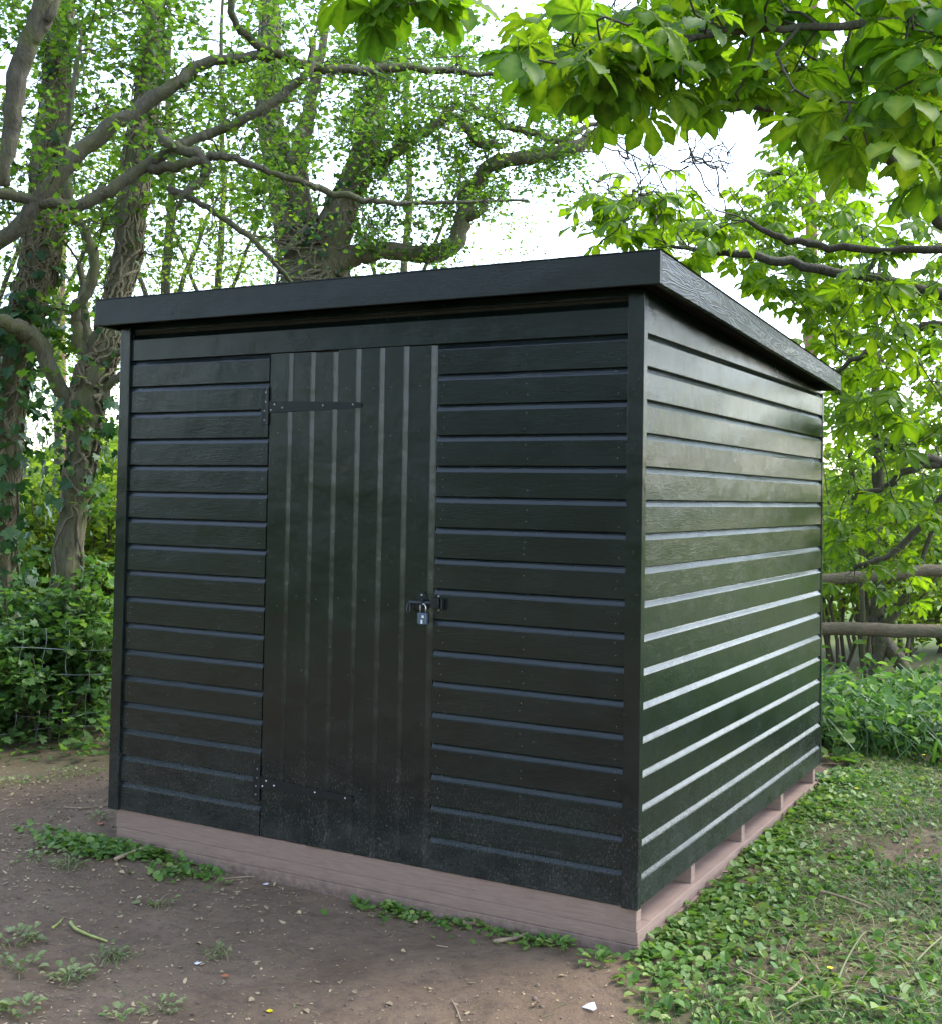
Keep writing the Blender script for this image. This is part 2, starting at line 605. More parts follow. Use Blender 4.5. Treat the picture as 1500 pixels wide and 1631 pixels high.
ZF = [0] + [Z1_F + P_F * k for k in range(17)]
TL, TR = -W + .0565, -.0530
DL, DRR = -1.6030, -.8135
zs, hs_ = ZF[:17], [ZF[k + 1] - ZF[k] for k in range(17)]
board_set(TL + .001, DL - .002, zs, hs_)
board_set(DRR + .003, TR - .001, zs, hs_)
board_set(TL + .001, TR - .001, [ZF[17]], [P_F])                 # header board over the door
MB().box(TL, TR, .004, .03, ZF[17] + P_F + .014, 2.092).build('header_strip', M_TRIM, shed, bevel=.001)
# right side: local frame turned so that the face looks along +X
ZS = [0] + [Z1_S + P_S * k for k in range(17)]
side_mesh = None
for k in range(17):
    h = ZS[k + 1] - ZS[k]
    if k in (0, 1):
        o = MB().add(*shiplap(h, D - .022, 6)).build('cladding_board', M_PH, shed)
        if k == 1:
            side_mesh = o.data
    else:
        o = bpy.data.objects.new('cladding_board', side_mesh)
        col.objects.link(o)
        o.parent = shed
    o.location = (RNG.uniform(-.0008, .0008), .022, ZS[k])
    o.rotation_euler = (RNG.uniform(-.006, .006), 0, math.pi / 2 + RNG.uniform(-.0006, .0006))
# tapered top board under the roof slope
ys = np.array([.022, D])
V = []
for y in ys:
    zt = max(2.030 - .031 * y, ZS[17] + .004)
    V += [(0, y, ZS[17]), (0, y, zt), (-.017, y, zt), (-.017, y, ZS[17])]
F = np.array([(0, 4, 5, 1), (1, 5, 6, 2), (2, 6, 7, 3), (3, 7, 4, 0), (0, 1, 2, 3), (4, 7, 6, 5)])
MB().add(V, F).build('cladding_board', M_PH, shed)
# corner trims
for n, b in (('corner_trim', (-W, TL, -.012, .03, -.002, 2.083)), ('corner_trim', (TR, .0065, -.012, .021, -.002, 2.083)),
             ('corner_trim', (-.03, .003, D + .0005, D + .022, 0, 1.945))):
    MB().box(*b).build(n, M_TRIM, shed, bevel=.0016)
# walls the picture does not show, and battens behind the cladding
MB().box(-W + .002, -W + .02, .032, D + .02, 0, 1.93).build('wall_panel', M_PH, shed)
MB().box(-W + .022, -.032, D + .003, D + .021, 0, 1.93).build('wall_panel', M_PH, shed)
bk = MB()
for x0, x1, z0, z1 in ((TL, DL + .018, 0, 2.06), (DRR - .018, TR, 0, 2.06), (DL + .02, DRR - .02, ZF[17] - .02, 2.06)):
    bk.box(x0, x1, .0195, .045, z0, z1)
bk.box(-.05, -.020, .046, D, 0, 1.90)
bk.build('frame_batten', M_DARK, shed)
MB().box(-W + .03, -.06, .05, D - .01, .0, .018).build('floor_panel', M_DARK, shed)

# door of seven shiplap planks set upright
door = bpy.data.objects.new('door', None)
col.objects.link(door)
door.parent = shed
edges = [DL + .0035, -1.4845, -1.3745, -1.2645, -1.1560, -1.0465, -.9375, DRR - .0025]
for k in range(7):
    wv_ = edges[k + 1] - edges[k]
    Vp, Fp = shiplap(wv_, 1.927 + RNG.uniform(-.002, .002))
    Vp = np.asarray(Vp)
    Vn = np.stack([Vp[:, 2], Vp[:, 1], Vp[:, 0]], -1)            # swap x and z: bevel now on the right edge
    Fp = [f[:, ::-1] for f in Fp]
    o = MB().add(Vn, Fp).build('door_plank', M_PV, door)
    o.location = (edges[k] + .0003, RNG.uniform(-.0016, .0002), .003 + RNG.uniform(-.003, .002))


def screw_mb(pts, r=.0042, depth=.003):
    mb = MB()
    th = np.arange(8) / 8 * 2 * math.pi
    for x, y, z in pts:
        V = [(x + r * math.cos(t), y, z + r * math.sin(t)) for t in th] + [(x + .6 * r * math.cos(t), y - depth, z + .6 * r * math.sin(t)) for t in th]
        F = np.array([(k, (k + 1) % 8, 8 + (k + 1) % 8, 8 + k) for k in range(8)])
        mb.add(V, [F, (8 + np.arange(8))[None, :]])
    return mb


def hinge(zc, plate, strap_dz):
    h = bpy.data.objects.new('strap_hinge', None)
    col.objects.link(h)
    h.parent = shed
    MB().box(-1.640, -1.612, -.0040, -.0012, plate[0], plate[1]).build('hinge_plate', M_METAL, h, bevel=.0008)
    th = np.array([(-1.6065, -.0065, plate[0]), (-1.6065, -.0065, plate[1])])
    MB().tube(th, .0058, 10).build('hinge_pin', M_METAL, h, smooth=False)
    # tapering strap with a rounded end
    pts = [(-1.601, zc + .024), (-1.160, zc + .008 + strap_dz), (-1.147, zc + .001 + strap_dz), (-1.150, zc - .008 + strap_dz), (-1.162, zc - .012 + strap_dz), (-1.601, zc - .024)]
    n = len(pts)
    V = [(x, -.0062, z) for x, z in pts] + [(x, -.0030, z) for x, z in pts]
    F = np.array([(k, (k + 1) % n, n + (k + 1) % n, n + k) for k in range(n)])
    MB().add(V, [F[:, ::-1], np.arange(n)[None, ::-1].copy()[:, ::-1], (n + np.arange(n))[None, ::-1]]).build('hinge_strap', M_METAL, h)
    dz = plate[1] - plate[0]
    for x, z, y in [(-1.622, plate[0] + dz * f, -.004) for f in (.88, .62, .37, .12)] + \
                   [(-1.588, zc - .013, -.0062), (-1.570, zc + .010, -.0062), (-1.530, zc - .004, -.0062), (-1.330, zc + strap_dz * .6, -.0062), (-1.187, zc + strap_dz, -.0062)]:
        screw_mb([(x + (.006 if z > zc and y == -.004 else 0), y, z)]).build('screw', M_ZINC, h)


hinge(1.716, (1.646, 1.794), .001)
hinge(.214, (.147, .281), -.006)

# bolt across the door edge
lt = bpy.data.objects.new('door_bolt', None)
col.objects.link(lt)
lt.parent = shed
V = [(x, y, z) for y in (-.007, -.003) for x, z in ((-.892, .960), (-.880, 1.000), (-.868, 1.010), (-.850, 1.010), (-.836, .998), (-.826, .962), (-.832, .945), (-.885, .945))]
n = 8
MB().add(V, [np.array([(k, (k + 1) % n, n + (k + 1) % n, n + k) for k in range(n)])[:, ::-1], np.arange(n)[None, :], (n + np.arange(n))[None, ::-1]]).build('bolt_plate', M_METAL, lt)
MB().tube([(-.906, -.017, .972), (-.775, -.017, .974)], .0062, 10).build('bolt_bar', plain_mat('bolt_highlight_metal', (.06, .07, .08), .35, .7), lt)  # black bar; its grey highlight is put into a lighter metal colour
MB().tube([(-.905, -.017, .972), (-.909, -.024, .966), (-.911, -.028, .945), (-.905, -.028, .934), (-.896, -.028, .938), (-.897, -.026, .950), (-.903, -.020, .966)], .0040, 8).build('bolt_handle', M_METAL, lt)
k_ = MB().box(-.812, -.776, -.026, -.0035, .957, .991)
k_.box(-.770, -.762, -.022, -.002, .950, .992)
k_.build('bolt_keeper', M_METAL, lt, bevel=.002)
MB().box(-.852, -.842, -.027, -.0065, .958, .985).build('bolt_staple', M_METAL, lt, bevel=.0015)
for p in ((-.859, -.007, 1.000), (-.789, -.003, .9985), (-.786, -.003, .948)):
    screw_mb([p]).build('screw', M_ZINC, lt)

# padlock
pl = thing('padlock', 'small blue-grey steel padlock hanging from the bolt of the shed door', 'padlock', (-.842, -.024, .915))
MB().box(-.0195, .0195, -.008, .008, -.021, .021).build('lock_body', M_STEEL, pl, bevel=.003)
a_ = np.linspace(math.pi, 0, 9)
sh = [(-.012, 0, .018)] + [(.012 * math.cos(t), 0, .040 + .014 * math.sin(t)) for t in a_] + [(.012, 0, .018)]
MB().tube(sh, .0028, 8).build('shackle', M_ZINC, pl, smooth=True)
MB().box(-.0035, .0035, -.0092, -.0078, -.018, -.003).build('lock_mark', M_BRIGHT, pl)
MB().box(.0005, .0090, -.0092, -.0078, .004, .013).build('lock_mark', M_BRIGHT, pl)

# nails in the cladding
nm = []
for z0 in ZF[1:17] + [.01]:
    for x in (TL + .035, DL - .03, DRR + .03, -.44, TR - .035):
        for dz in (.028, .068):
            if RNG.random() < .8:
                nm.append((x + RNG.normal(0, .005), -.0005, z0 + dz + RNG.normal(0, .006)))
for x in np.array(edges[:-1]) + .045:
    for z in (.12, .24, .95, 1.62, 1.78):
        nm.append((x + RNG.normal(0, .012), -.0012, z + RNG.normal(0, .015)))
screw_mb(nm, .0017, .0012).build('nail_heads', plain_mat('glint_nail', (.20, .21, .20), .5, .2), shed, kind='stuff')  # colour raised to stand in for the glint of paint-covered nail heads
sm = []
for z0 in ZS[1:18]:
    for y in (.055, .75, 1.55, 2.52):
        for dz in (.03, .07):
            sm.append((y + RNG.normal(0, .006), z0 + dz + RNG.normal(0, .004)))
mb = MB()
th = np.arange(6) / 6 * 2 * math.pi
for y, z in sm:
    if z < 2.02 - .056 * y:
        mb.add([(.0012, y + .0026 * math.cos(t), z + .0026 * math.sin(t)) for t in th], np.arange(6)[None, :])
mb.build('nail_heads', M_METAL, shed, kind='stuff')

# roof
SL = (2.187 - 2.034) / 2.70


def rz(y):
    return 2.187 - SL * (y + .12)


MB().box(-2.470, .1005, -.1205, -.1005, 2.077, 2.187).build('fascia_board', M_FASC, shed, bevel=.0018)


def sloped(x0, x1, y0, y1, t0, b0, t1, b1, seg=10, wav=0.0):
    ys_ = np.linspace(y0, y1, seg + 1)
    V = []
    for k, y in enumerate(ys_):
        f = k / seg
        dz = wav * math.sin(f * 9) * math.sin(f * math.pi)
        V += [(x0, y, b0 + (b1 - b0) * f + dz), (x1, y, b0 + (b1 - b0) * f + dz), (x1, y, t0 + (t1 - t0) * f), (x0, y, t0 + (t1 - t0) * f)]
    F = []
    for k in range(seg):
        for q in range(4):
            F.append((k * 4 + q, k * 4 + (q + 1) % 4, (k + 1) * 4 + (q + 1) % 4, (k + 1) * 4 + q))
    return V, [np.array(F)[:, ::-1], np.array([(0, 1, 2, 3)]), np.array([[seg * 4 + q for q in (3, 2, 1, 0)]])]


o = MB().add(*sloped(.0795, .1000, -.1000, 2.562, 2.186, 2.077, 2.034, 1.953, 12, .0015)).build('fascia_board', M_WEATH, shed, bevel=.0015)
o['label'] = 'weathered right-hand fascia with raised wood grain'
MB().add(*sloped(-2.470, -2.450, -.1000, 2.562, 2.186, 2.077, 2.034, 1.953)).build('fascia_board', M_FASC, shed)
MB().box(-2.4495, .0790, 2.542, 2.562, 1.953, 2.034).build('fascia_board', M_FASC, shed)
MB().add(*sloped(-2.449, .079, -.1000, 2.541, 2.168, 2.150, 2.018, 2.000)).build('roof_deck', M_DARK, shed)
for x in (-2.2, -1.65, -1.1, -.55, -.075):
    MB().add(*sloped(x - .02, x + .02, .05, 2.541, 2.149, 2.085, 2.000, 1.940)).build('rafter', M_DARK, shed)
# batten under the side overhang and the front
MB().add(*sloped(-.018, -.004, .0215, D, 2.092, 2.028, 1.965, 1.945)).build('eaves_batten', M_TRIM, shed)
# felt lying over the deck, ragged at the front edge
xs = np.linspace(-2.474, .1035, 240)
V, Fq = [], []
for k, x in enumerate(xs):
    e = -.1225 - abs(RNG.normal(0, .0012))
    t = .0028 + abs(RNG.normal(0, .0007))
    for y, z in ((e, 2.1872), (e, 2.1872 + t), (-.06, rz(-.06) + .0045), (2.566, rz(2.566) + .0045), (2.566, rz(2.566) + .001)):
        V.append((x, y, z))
for k in range(len(xs) - 1):
    for q in range(4):
        Fq.append((k * 5 + q, k * 5 + q + 1, (k + 1) * 5 + q + 1, (k + 1) * 5 + q))
MB().add(V, np.array(Fq)[:, ::-1]).build('roofing_felt', plain_mat('roof_felt', (.035, .038, .040), .9, 0, .4, 300, .002), shed)
# sagging strip of felt under the right overhang
ys = np.linspace(-.09, 1.15, 26)
V = []
for k, y in enumerate(ys):
    s_ = .010 * math.sin((y + .09) / 1.24 * math.pi) ** 2 + .002 * math.sin(y * 21)
    V += [(.0785, y, rz(y) - .105 - s_), (.045, y, rz(y) - .090 - s_ * .3)]
F = np.array([(2 * k, 2 * k + 2, 2 * k + 3, 2 * k + 1) for k in range(len(ys) - 1)])
MB().add(V, F).build('felt_edge', plain_mat('felt_edge', (.012, .013, .013), .7), shed)

# ------------------------------------------------------------------ timber base the shed stands on
base = thing('timber_base', 'pinkish brown timber base of stacked bearers under the black shed', 'base', (0, 0, -.17))


def rbox(name, b, m, parent, bev=.002):
    o = MB().box(*[v - (parent.location[i // 2]) for i, v in enumerate(b)]).build(name, m, parent, bevel=bev)
    return o


ybs = [on_axis(u, v, 0, -.004)[1] for u, v in ((1107, 1400), (1186, 1325), (1246, 1282), (1297, 1240))]
rbox('bearer', (-2.392, -.004, .006, .050, -.078, -.0025), M_BASE, base)
for y in ybs:
    rbox('bearer', (-2.38, -.006 - RNG.uniform(0, .01), y - .022, y + .022, -.078, -.0025), M_BASE, base)
rbox('sleeper', (-.145, .000, .1315, 2.53, -.124, -.0785), M_BASE, base)
rbox('sleeper', (-2.386, .0015, .0045, .13, -.1235, -.0785), M_BASE, base)
rbox('sleeper', (-.16, .010, .1415, 2.52, -.22, -.1245), M_BASE, base)
rbox('sleeper', (-2.38, .0115, -.001, .14, -.22, -.1242), M_BASE, base)
rbox('sleeper', (-2.39, -2.25, .16, 2.5, -.22, -.0785), M_BASE, base)
rbox('plinth_board', (-2.37, -.05, .062, .075, -.078, -.004), M_BASE, base)
rbox('plinth_board', (-.125, -.110, .08, 2.5, -.078, -.004), M_BASE, base)

# ------------------------------------------------------------------ leaf templates (length along +Y from the stalk, normal +Z)


def t_simple(fold=.18, wd=.36):
    V = np.array([(0, 0, 0), (0, .55, -.02), (0, 1, -.10), (wd, .35, fold), (wd * .85, .75, fold * .8), (-wd, .35, fold), (-wd * .85, .75, fold * .8)])
    return V, [np.array([(0, 3, 4, 1), (0, 1, 6, 5)]), np.array([(1, 4, 2), (1, 2, 6)])]


def t_lobed():
    pts = [(0, 0), (.22, -.05), (.52, .18), (.30, .38), (.46, .66), (.20, .66), (0, 1.0), (-.20, .66), (-.46, .66), (-.30, .38), (-.52, .18), (-.22, -.05)]
    V = [(x, y, .16 * abs(x) - .07 * y * y) for x, y in pts] + [(0, .38, .0)]
    c = len(pts)
    return np.array(V), [np.array([(k, (k + 1) % c, c) for k in range(c)])]


def t_round():
    V = [(0, .04, 0)]
    pts = [(0, .10), (.24, -.06), (.50, .12), (.54, .48), (.34, .82), (0, .95), (-.34, .82), (-.54, .48), (-.50, .12), (-.24, -.06)]
    V = [(x, y, .10 * abs(x) ** 1.3) for x, y in pts] + [(0, .45, -.02)]
    c = len(pts)
    return np.array(V), [np.array([(k, (k + 1) % c, c) for k in range(c)])]


def t_blade(bend=.5, wd=.02, seg=4):
    V, F = [], []
    for k in range(seg + 1):
        f = k / seg
        a = bend * f * f
        x = wd * (1 - f ** 2.2) + .001
        V += [(-x, f * math.cos(a), f * math.sin(a) * -1 + .0), (x, f * math.cos(a), f * math.sin(a) * -1)]
    for k in range(seg):
        F.append((2 * k, 2 * k + 1, 2 * k + 3, 2 * k + 2))
    return np.array(V), [np.array(F)]


def leaflet(L, wd, droop, fold, seg=6, pleat=.012):
    """obovate pleated leaflet along +Y"""
    fs = np.linspace(0, 1, seg + 1)
    prof = np.interp(fs, [0, .15, .32, .5, .68, .8, .9, .96, 1], [.05, .22, .44, .72, .97, 1.0, .72, .34, .03])
    V, F = [], []
    a = 0.0
    y = z = 0.0
    for k, f in enumerate(fs):
        if k:
            y += L / seg * math.cos(a)
            z -= L / seg * math.sin(a)
        a = droop * f
        x = wd * prof[k]
        pz = pleat * (1 if k % 2 else -1) * (0 < k < seg)
        V += [(-x, y - .25 * x * math.cos(a), z + fold * x + pz), (-x * .5, y, z + fold * x * .6 - pz * .4), (0, y + .02 * L, z), (x * .5, y, z + fold * x * .6 - pz * .4), (x, y - .25 * x * math.cos(a), z + fold * x + pz)]
    for k in range(seg):
        for q in range(4):
            F.append((5 * k + q, 5 * k + q + 1, 5 * (k + 1) + q + 1, 5 * (k + 1) + q))
    rn = np.array([[-.14, -.05 + .26 * (k % 2), .50, -.05 + .26 * (k % 2), -.14] for k in range(seg + 1)]).ravel()
    return np.array(V), np.array(F), rn


def palmate(rs, L=.13, seg=6):
    """a horse chestnut leaf: five to seven drooping leaflets round the end of a stalk"""
    mb = MB()
    n = rs.choice([5, 6, 7, 7])
    droop = rs.uniform(.3, 1.0)
    for k in range(n):
        f = (k - (n - 1) / 2) / ((n - 1) / 2)
        ll = L * (1.0 - .42 * abs(f) ** 1.5) * rs.uniform(.92, 1.08)
        V, F, rn = leaflet(ll, ll * rs.uniform(.215, .265), droop * rs.uniform(.75, 1.3), rs.uniform(.2, .5), seg, .02 * ll)
        tilt = rs.uniform(.05, .4)
        ct, st = math.cos(tilt), math.sin(tilt)
        V = np.stack([V[:, 0], V[:, 1] * ct + V[:, 2] * st, -V[:, 1] * st + V[:, 2] * ct], -1)
        a = f * 2.05 + rs.uniform(-.08, .08)
        ca, sa = math.cos(a), math.sin(a)
        V = np.stack([V[:, 0] * ca + V[:, 1] * sa, -V[:, 0] * sa + V[:, 1] * ca, V[:, 2]], -1)
        mb.add(V, F, np.clip(rn + rs.uniform(.15, .7), 0, 1))
    st_ = L * rs.uniform(.5, .9)
    mb.tube([(0, -st_, .02 + st_ * .25), (0, -st_ * .5, .02 + st_ * .16), (0, 0, 0)], [.0022, .0018, .0015], 3, .9, False)
    return mb


# ------------------------------------------------------------------ branches
def spline(P, n):
    """Catmull-Rom through control rows, n samples per span"""
    P = np.asarray(P, float)
    Q = np.vstack([2 * P[0] - P[1], P, 2 * P[-1] - P[-2]])
    out = []
    for k in range(1, len(Q) - 2):
        for t in np.arange(n) / n:
            a, b, c, d = Q[k - 1], Q[k], Q[k + 1], Q[k + 2]
            out.append(.5 * (2 * b + (c - a) * t + (2 * a - 5 * b + 4 * c - d) * t * t + (3 * b - a - 3 * c + d) * t ** 3))
    out.append(Q[-2])
    return np.array(out)


def limb(rows, n=5, wob=.012):
    """rows of (u, v, depth, radius in photo pixels) -> points and radii in metres"""
    C = np.array([(*at(u, v, d), r * d / FPX) for u, v, d, r in rows])
    S = spline(C, n)
    S[1:-1, :3] += RNG.normal(0, wob, (len(S) - 2, 3)) * np.minimum(1, S[1:-1, 3:] * 40)
    return S[:, :3], np.maximum(S[:, 3], .002)


class Tree:
    def __init__(s, name, label, cat, group, bark, root):
        s.o = thing(name, label, cat, tuple(root), group)
        s.root = np.asarray(root, float)
        s.bark = bark
        s.nodes, s.rad, s.dir = [], [], []
        s.tips = []

    def limb(s, part, rows, sides=10, n=5, node=True, wob=.007, rnd=.5):
        P, r = limb(rows, n, wob) if not isinstance(rows, tuple) else rows
        mb = MB()
        if part == 'trunk' or r.max() > .06:       # bark ridges
            mb.tube(P - s.root, r, sides)
            V = mb.V[0].reshape(len(P), sides, 3)
            c = (P - s.root)[:, None, :]
            k = 1 + .10 * RNG.normal(0, 1, (1, sides, 1)) + .05 * RNG.normal(0, 1, (len(P), sides, 1))
            mb.V[0] = (c + (V - c) * k).reshape(-1, 3)
        else:
            mb.tube(P - s.root, r, sides)
        o = mb.build(part, s.bark, s.o, smooth=True)
        if node:
            s.note(P, r)
        return P, r

    def note(s, P, r):
        T = np.gradient(P, axis=0)
        T /= np.linalg.norm(T, axis=1)[:, None] + 1e-9
        s.nodes += list(P)
        s.rad += list(r)
        s.dir += list(T)

    def twigs(s, targets, r0=.35, rmax=.014, sides=4, seg=6, curve=.5, jit=.05, minrad=0.0, name='twigs', mat=None, maxlen=2.5):
        """join each target point to the nearest wood by a curving twig; returns list of twig point rows"""
        mb = MB()
        T = np.asarray(targets, float)
        N = np.array(s.nodes)
        d = np.min(np.linalg.norm(T[:, None, :] - N[None, ::2, :], axis=2), axis=1)
        out = []
        for k in np.argsort(d):
            N, Rr, Dr = np.array(s.nodes), np.array(s.rad), np.array(s.dir)
            dv = T[k] - N
            L = np.linalg.norm(dv, axis=1)
            cosb = np.einsum('ij,ij->i', dv, Dr) / (L + 1e-6)
            cost = L * (1.25 - .35 * cosb) + (Rr < .004) * .15
            q = int(np.argmin(cost))
            if L[q] > maxlen or L[q] < .05:
                continue
            p0, p3 = N[q], T[k]
            dd = Dr[q] * .6 + dv[q] / (L[q] + 1e-6) * .8 + RNG.normal(0, .25, 3)
            dd /= np.linalg.norm(dd)
            p1 = p0 + dd * L[q] * curve
            p2 = p3 - (dv[q] * .3 + RNG.normal(0, .12, 3) * L[q] + np.array([0, 0, .10 * L[q]]))
            m = max(4, int(seg * min(2.0, .6 + L[q])))
            t = np.linspace(0, 1, m)[:, None]
            P = (1 - t) ** 3 * p0 + 3 * (1 - t) ** 2 * t * p1 + 3 * (1 - t) * t * t * p2 + t ** 3 * p3
            P[1:-1] += RNG.normal(0, jit * .12, (m - 2, 3))
            ra = min(Rr[q] * .7, rmax * min(1, .45 + .5 * L[q]))
            ra = max(ra, .0035)
            r = np.linspace(ra, .0023, m)
            mb.tube(P - s.root, r, sides, .5, False)
            Tn = np.gradient(P, axis=0)
            Tn /= np.linalg.norm(Tn, axis=1)[:, None] + 1e-9
            s.nodes += list(P[1:])
            s.rad += list(r[1:])
            s.dir += list(Tn[1:])
            out.append(P)
        if mb.n:
            mb.build(name, mat or s.bark, s.o, smooth=True, kind='stuff')
        return out

    def leaves(s, twigs, per, size, spread, mat, tpl, tilt=(0, 1.2), name='crown', lo=.25, kind='stuff', var=.35):
        pos = []
        for P in twigs:
            m = len(P)
            n = RNG.poisson(per * (.4 + 1.2 * RNG.random()))
            f = lo + (1 - lo) * np.sqrt(RNG.random(n))
            idx = f * (m - 1)
            i0 = np.clip(idx.astype(int), 0, m - 2)
            p = P[i0] + (P[i0 + 1] - P[i0]) * (idx - i0)[:, None]
            pos.append(p + RNG.normal(0, spread, (n, 3)))
        pos = np.concatenate(pos)
        mb = MB()
        N = len(pos)
        scatter(mb, *tpl, pos - s.root, rots(N, tilt), size * RNG.uniform(1 - var, 1 + var, N), np.clip(RNG.normal(.5, .25, N), 0, 1))
        return mb.build(name, mat, s.o, smooth=False, kind=kind)


def region(n, poly, d0, d1):
    """random points whose picture position lies in a polygon, at depths d0..d1"""
    poly = np.asarray(poly, float)
    lo, hi = poly.min(0), poly.max(0)
    out = []
    while len(out) < n:
        u, v = RNG.uniform(lo[0], hi[0]), RNG.uniform(lo[1], hi[1])
        c = False
        for a, b in zip(poly, np.roll(poly, 1, 0)):
            if (a[1] > v) != (b[1] > v) and u < (b[0] - a[0]) * (v - a[1]) / (b[1] - a[1]) + a[0]:
                c = not c
        if c:
            out.append(at(u, v, RNG.uniform(d0, d1)))
    return np.array(out)


def ground_pt(u, d):
    """ground point seen in photo column u at depth d"""
    p = at(u, CY, d)
    return np.array([p[0], p[1], float(gz(p[0], p[1]))])


T_SIMPLE, T_LOBED, T_ROUND = t_simple(), t_lobed(), t_round()


def ivy_stems(tree, P, r, n, name='ivy_stem', rs=.010, turns=.25):
    """thin woody stems winding up a trunk"""
    mb = MB()
    m = len(P)
    T = np.gradient(P, axis=0)
    T /= np.linalg.norm(T, axis=1)[:, None]
    a = np.cross(T, [1, .2, .1])
    a /= np.linalg.norm(a, axis=1)[:, None]
    b = np.cross(T, a)
    for k in range(n):
        i0 = int(RNG.integers(0, max(1, m // 2)))
        i1 = int(min(m, i0 + RNG.integers(m // 4, m)))
        if i1 - i0 < 4:
            continue
        f = np.linspace(i0, i1 - 1, (i1 - i0) * 3)
        ii = np.clip(f.astype(int), 0, m - 2)
        fr = (f - ii)[:, None]
        c = P[ii] * (1 - fr) + P[ii + 1] * fr
        rr = r[ii] * (1 - fr[:, 0]) + r[ii + 1] * fr[:, 0]
        ph = RNG.uniform(0, 6.28) + np.cumsum(RNG.normal(RNG.normal(0, turns * .15), .16, len(f)))
        off = (np.cos(ph)[:, None] * a[ii] + np.sin(ph)[:, None] * b[ii])
        q = c + off * (rr * 1.06 + rs * .4)[:, None]
        mb.tube(q - tree.root, np.linspace(rs * RNG.uniform(.5, 1.1), rs * .35, len(f)), 5, .5, False)
    mb.build(name, M_STEM, tree.o, smooth=True, kind='stuff')


def ivy_leaves(tree, P, r, n, i0, i1, size=.055, spread=.06, name='ivy_leaves'):
    m = len(P)
    f = RNG.uniform(i0, i1, n) * (m - 1)
    ii = np.clip(f.astype(int), 0, m - 2)
    c = P[ii]
    th_ = RNG.uniform(0, 6.28, n)
    out = np.stack([np.cos(th_), np.sin(th_), RNG.normal(0, .3, n)], -1)
    pos = c + out * (r[ii] + np.abs(RNG.normal(.02, spread, n)))[:, None]
    mb = MB()
    # leaves face outward and hang
    z = out + RNG.normal(0, .35, (n, 3)) + np.array([0, 0, .4])
    z /= np.linalg.norm(z, axis=1)[:, None]
    y = np.array([0, 0, -1.0]) + RNG.normal(0, .4, (n, 3))
    y -= z * np.einsum('ij,ij->i', y, z)[:, None]
    y /= np.linalg.norm(y, axis=1)[:, None]
    M = np.stack([np.cross(y, z), y, z], -1)
    scatter(mb, *T_LOBED, pos - tree.root, M, size * RNG.uniform(.6, 1.4, n))
    mb.build(name, M_LEAF_I, tree.o, kind='stuff')


# ---- tree A: ivy-wrapped trunk at the far left
dA = 8.1
tA = Tree('tree', 'ivy-wrapped thick trunk rising at the left edge of the photo', 'tree', 'trees around the shed', M_BARK1, ground_pt(-12, dA))
PA, rA = tA.limb('trunk', [(-12, 1190, dA, 38), (-8, 1000, dA, 33), (-3, 800, dA, 31), (9, 650, dA, 29), (31, 535, dA, 27), (50, 470, dA, 27), (69, 390, dA, 27), (78, 250, dA + .1, 24), (90, 130, dA + .2, 20), (99, 10, dA + .3, 16), (104, -150, dA + .5, 12), (112, -420, dA + .8, 6)], 14, 6)
ivy_stems(tA, PA, rA, 44, turns=.6)
ivy_leaves(tA, PA, rA, 900, .0, .42, .075, .13)
ivy_leaves(tA, PA, rA, 240, .42, .95, .06, .06)
twA = tA.twigs(region(150, [(-160, -160), (330, -160), (330, 330), (-160, 430)], 7.6, 9.4), mat=M_TWIG)
tA.leaves(twA, 30, .044, .07, M_LEAF_H, T_LOBED)

# ---- tree B: forked mossy trunk beside the shed
dB = 7.7
tB = Tree('tree', 'forked mossy trunk standing just left of the black shed', 'tree', 'trees around the shed', M_BARK2, ground_pt(105, dB))
PB, rB = tB.limb('trunk', [(102, 1230, dB, 32), (103, 1020, dB, 24), (110, 880, dB, 21), (125, 765, dB, 20), (136, 690, dB, 23), (148, 607, dB, 26), (170, 540, dB, 22), (193, 450, dB + .1, 20), (212, 333, dB + .2, 22), (222, 233, dB + .3, 20), (240, 100, dB + .4, 18), (246, -60, dB + .5, 13), (252, -300, dB + .7, 6)], 14, 6)
ivy_stems(tB, PB, rB, 16, rs=.014, turns=.5)
ivy_leaves(tB, PB, rB, 120, .2, .95, .05, .05)
ivy_leaves(tB, PB, rB, 90, .22, .40, .07, .12)
tB.limb('branch', [(138, 705, dB, 17), (118, 655, dB, 13), (92, 612, dB - .05, 13), (62, 548, dB - .1, 14), (28, 520, dB - .2, 13), (-30, 500, dB - .3, 11), (-120, 450, dB - .4, 7)], 9)
tB.limb('branch', [(150, 585, dB, 15), (125, 540, dB - .1, 9), (121, 497, dB - .15, 9), (144, 460, dB - .2, 9), (150, 412, dB - .2, 9), (134, 368, dB - .2, 8), (113, 322, dB - .25, 7), (108, 265, dB - .25, 6), (112, 170, dB - .3, 5), (130, 60, dB - .3, 3)], 8)
tB.limb('branch', [(160, 590, dB, 12), (176, 565, dB - .1, 8), (200, 555, dB - .2, 6), (262, 540, dB - .4, 4)], 7)
tB.limb('branch', [(158, 640, dB, 11), (178, 608, dB - .05, 7), (205, 585, dB - .1, 5), (240, 560, dB - .2, 4)], 7)
tB.limb('branch', [(150, 570, dB, 17), (138, 530, dB + .2, 11), (136, 480, dB + .3, 8), (128, 420, dB + .4, 6)], 7)
twB = tB.twigs(region(150, [(-40, -140), (480, -140), (470, 360), (200, 420), (-40, 380)], 6.9, 8.8), mat=M_TWIG)
tB.leaves(twB, 30, .042, .07, M_LEAF_H, T_LOBED)
twB2 = tB.twigs(region(26, [(20, 430), (200, 430), (190, 820), (150, 820), (30, 600)], 7.3, 8.6), mat=M_TWIG, name='low_twigs')
tB.leaves(twB2, 22, .055, .06, M_LEAF_H, T_LOBED, name='low_leaves')

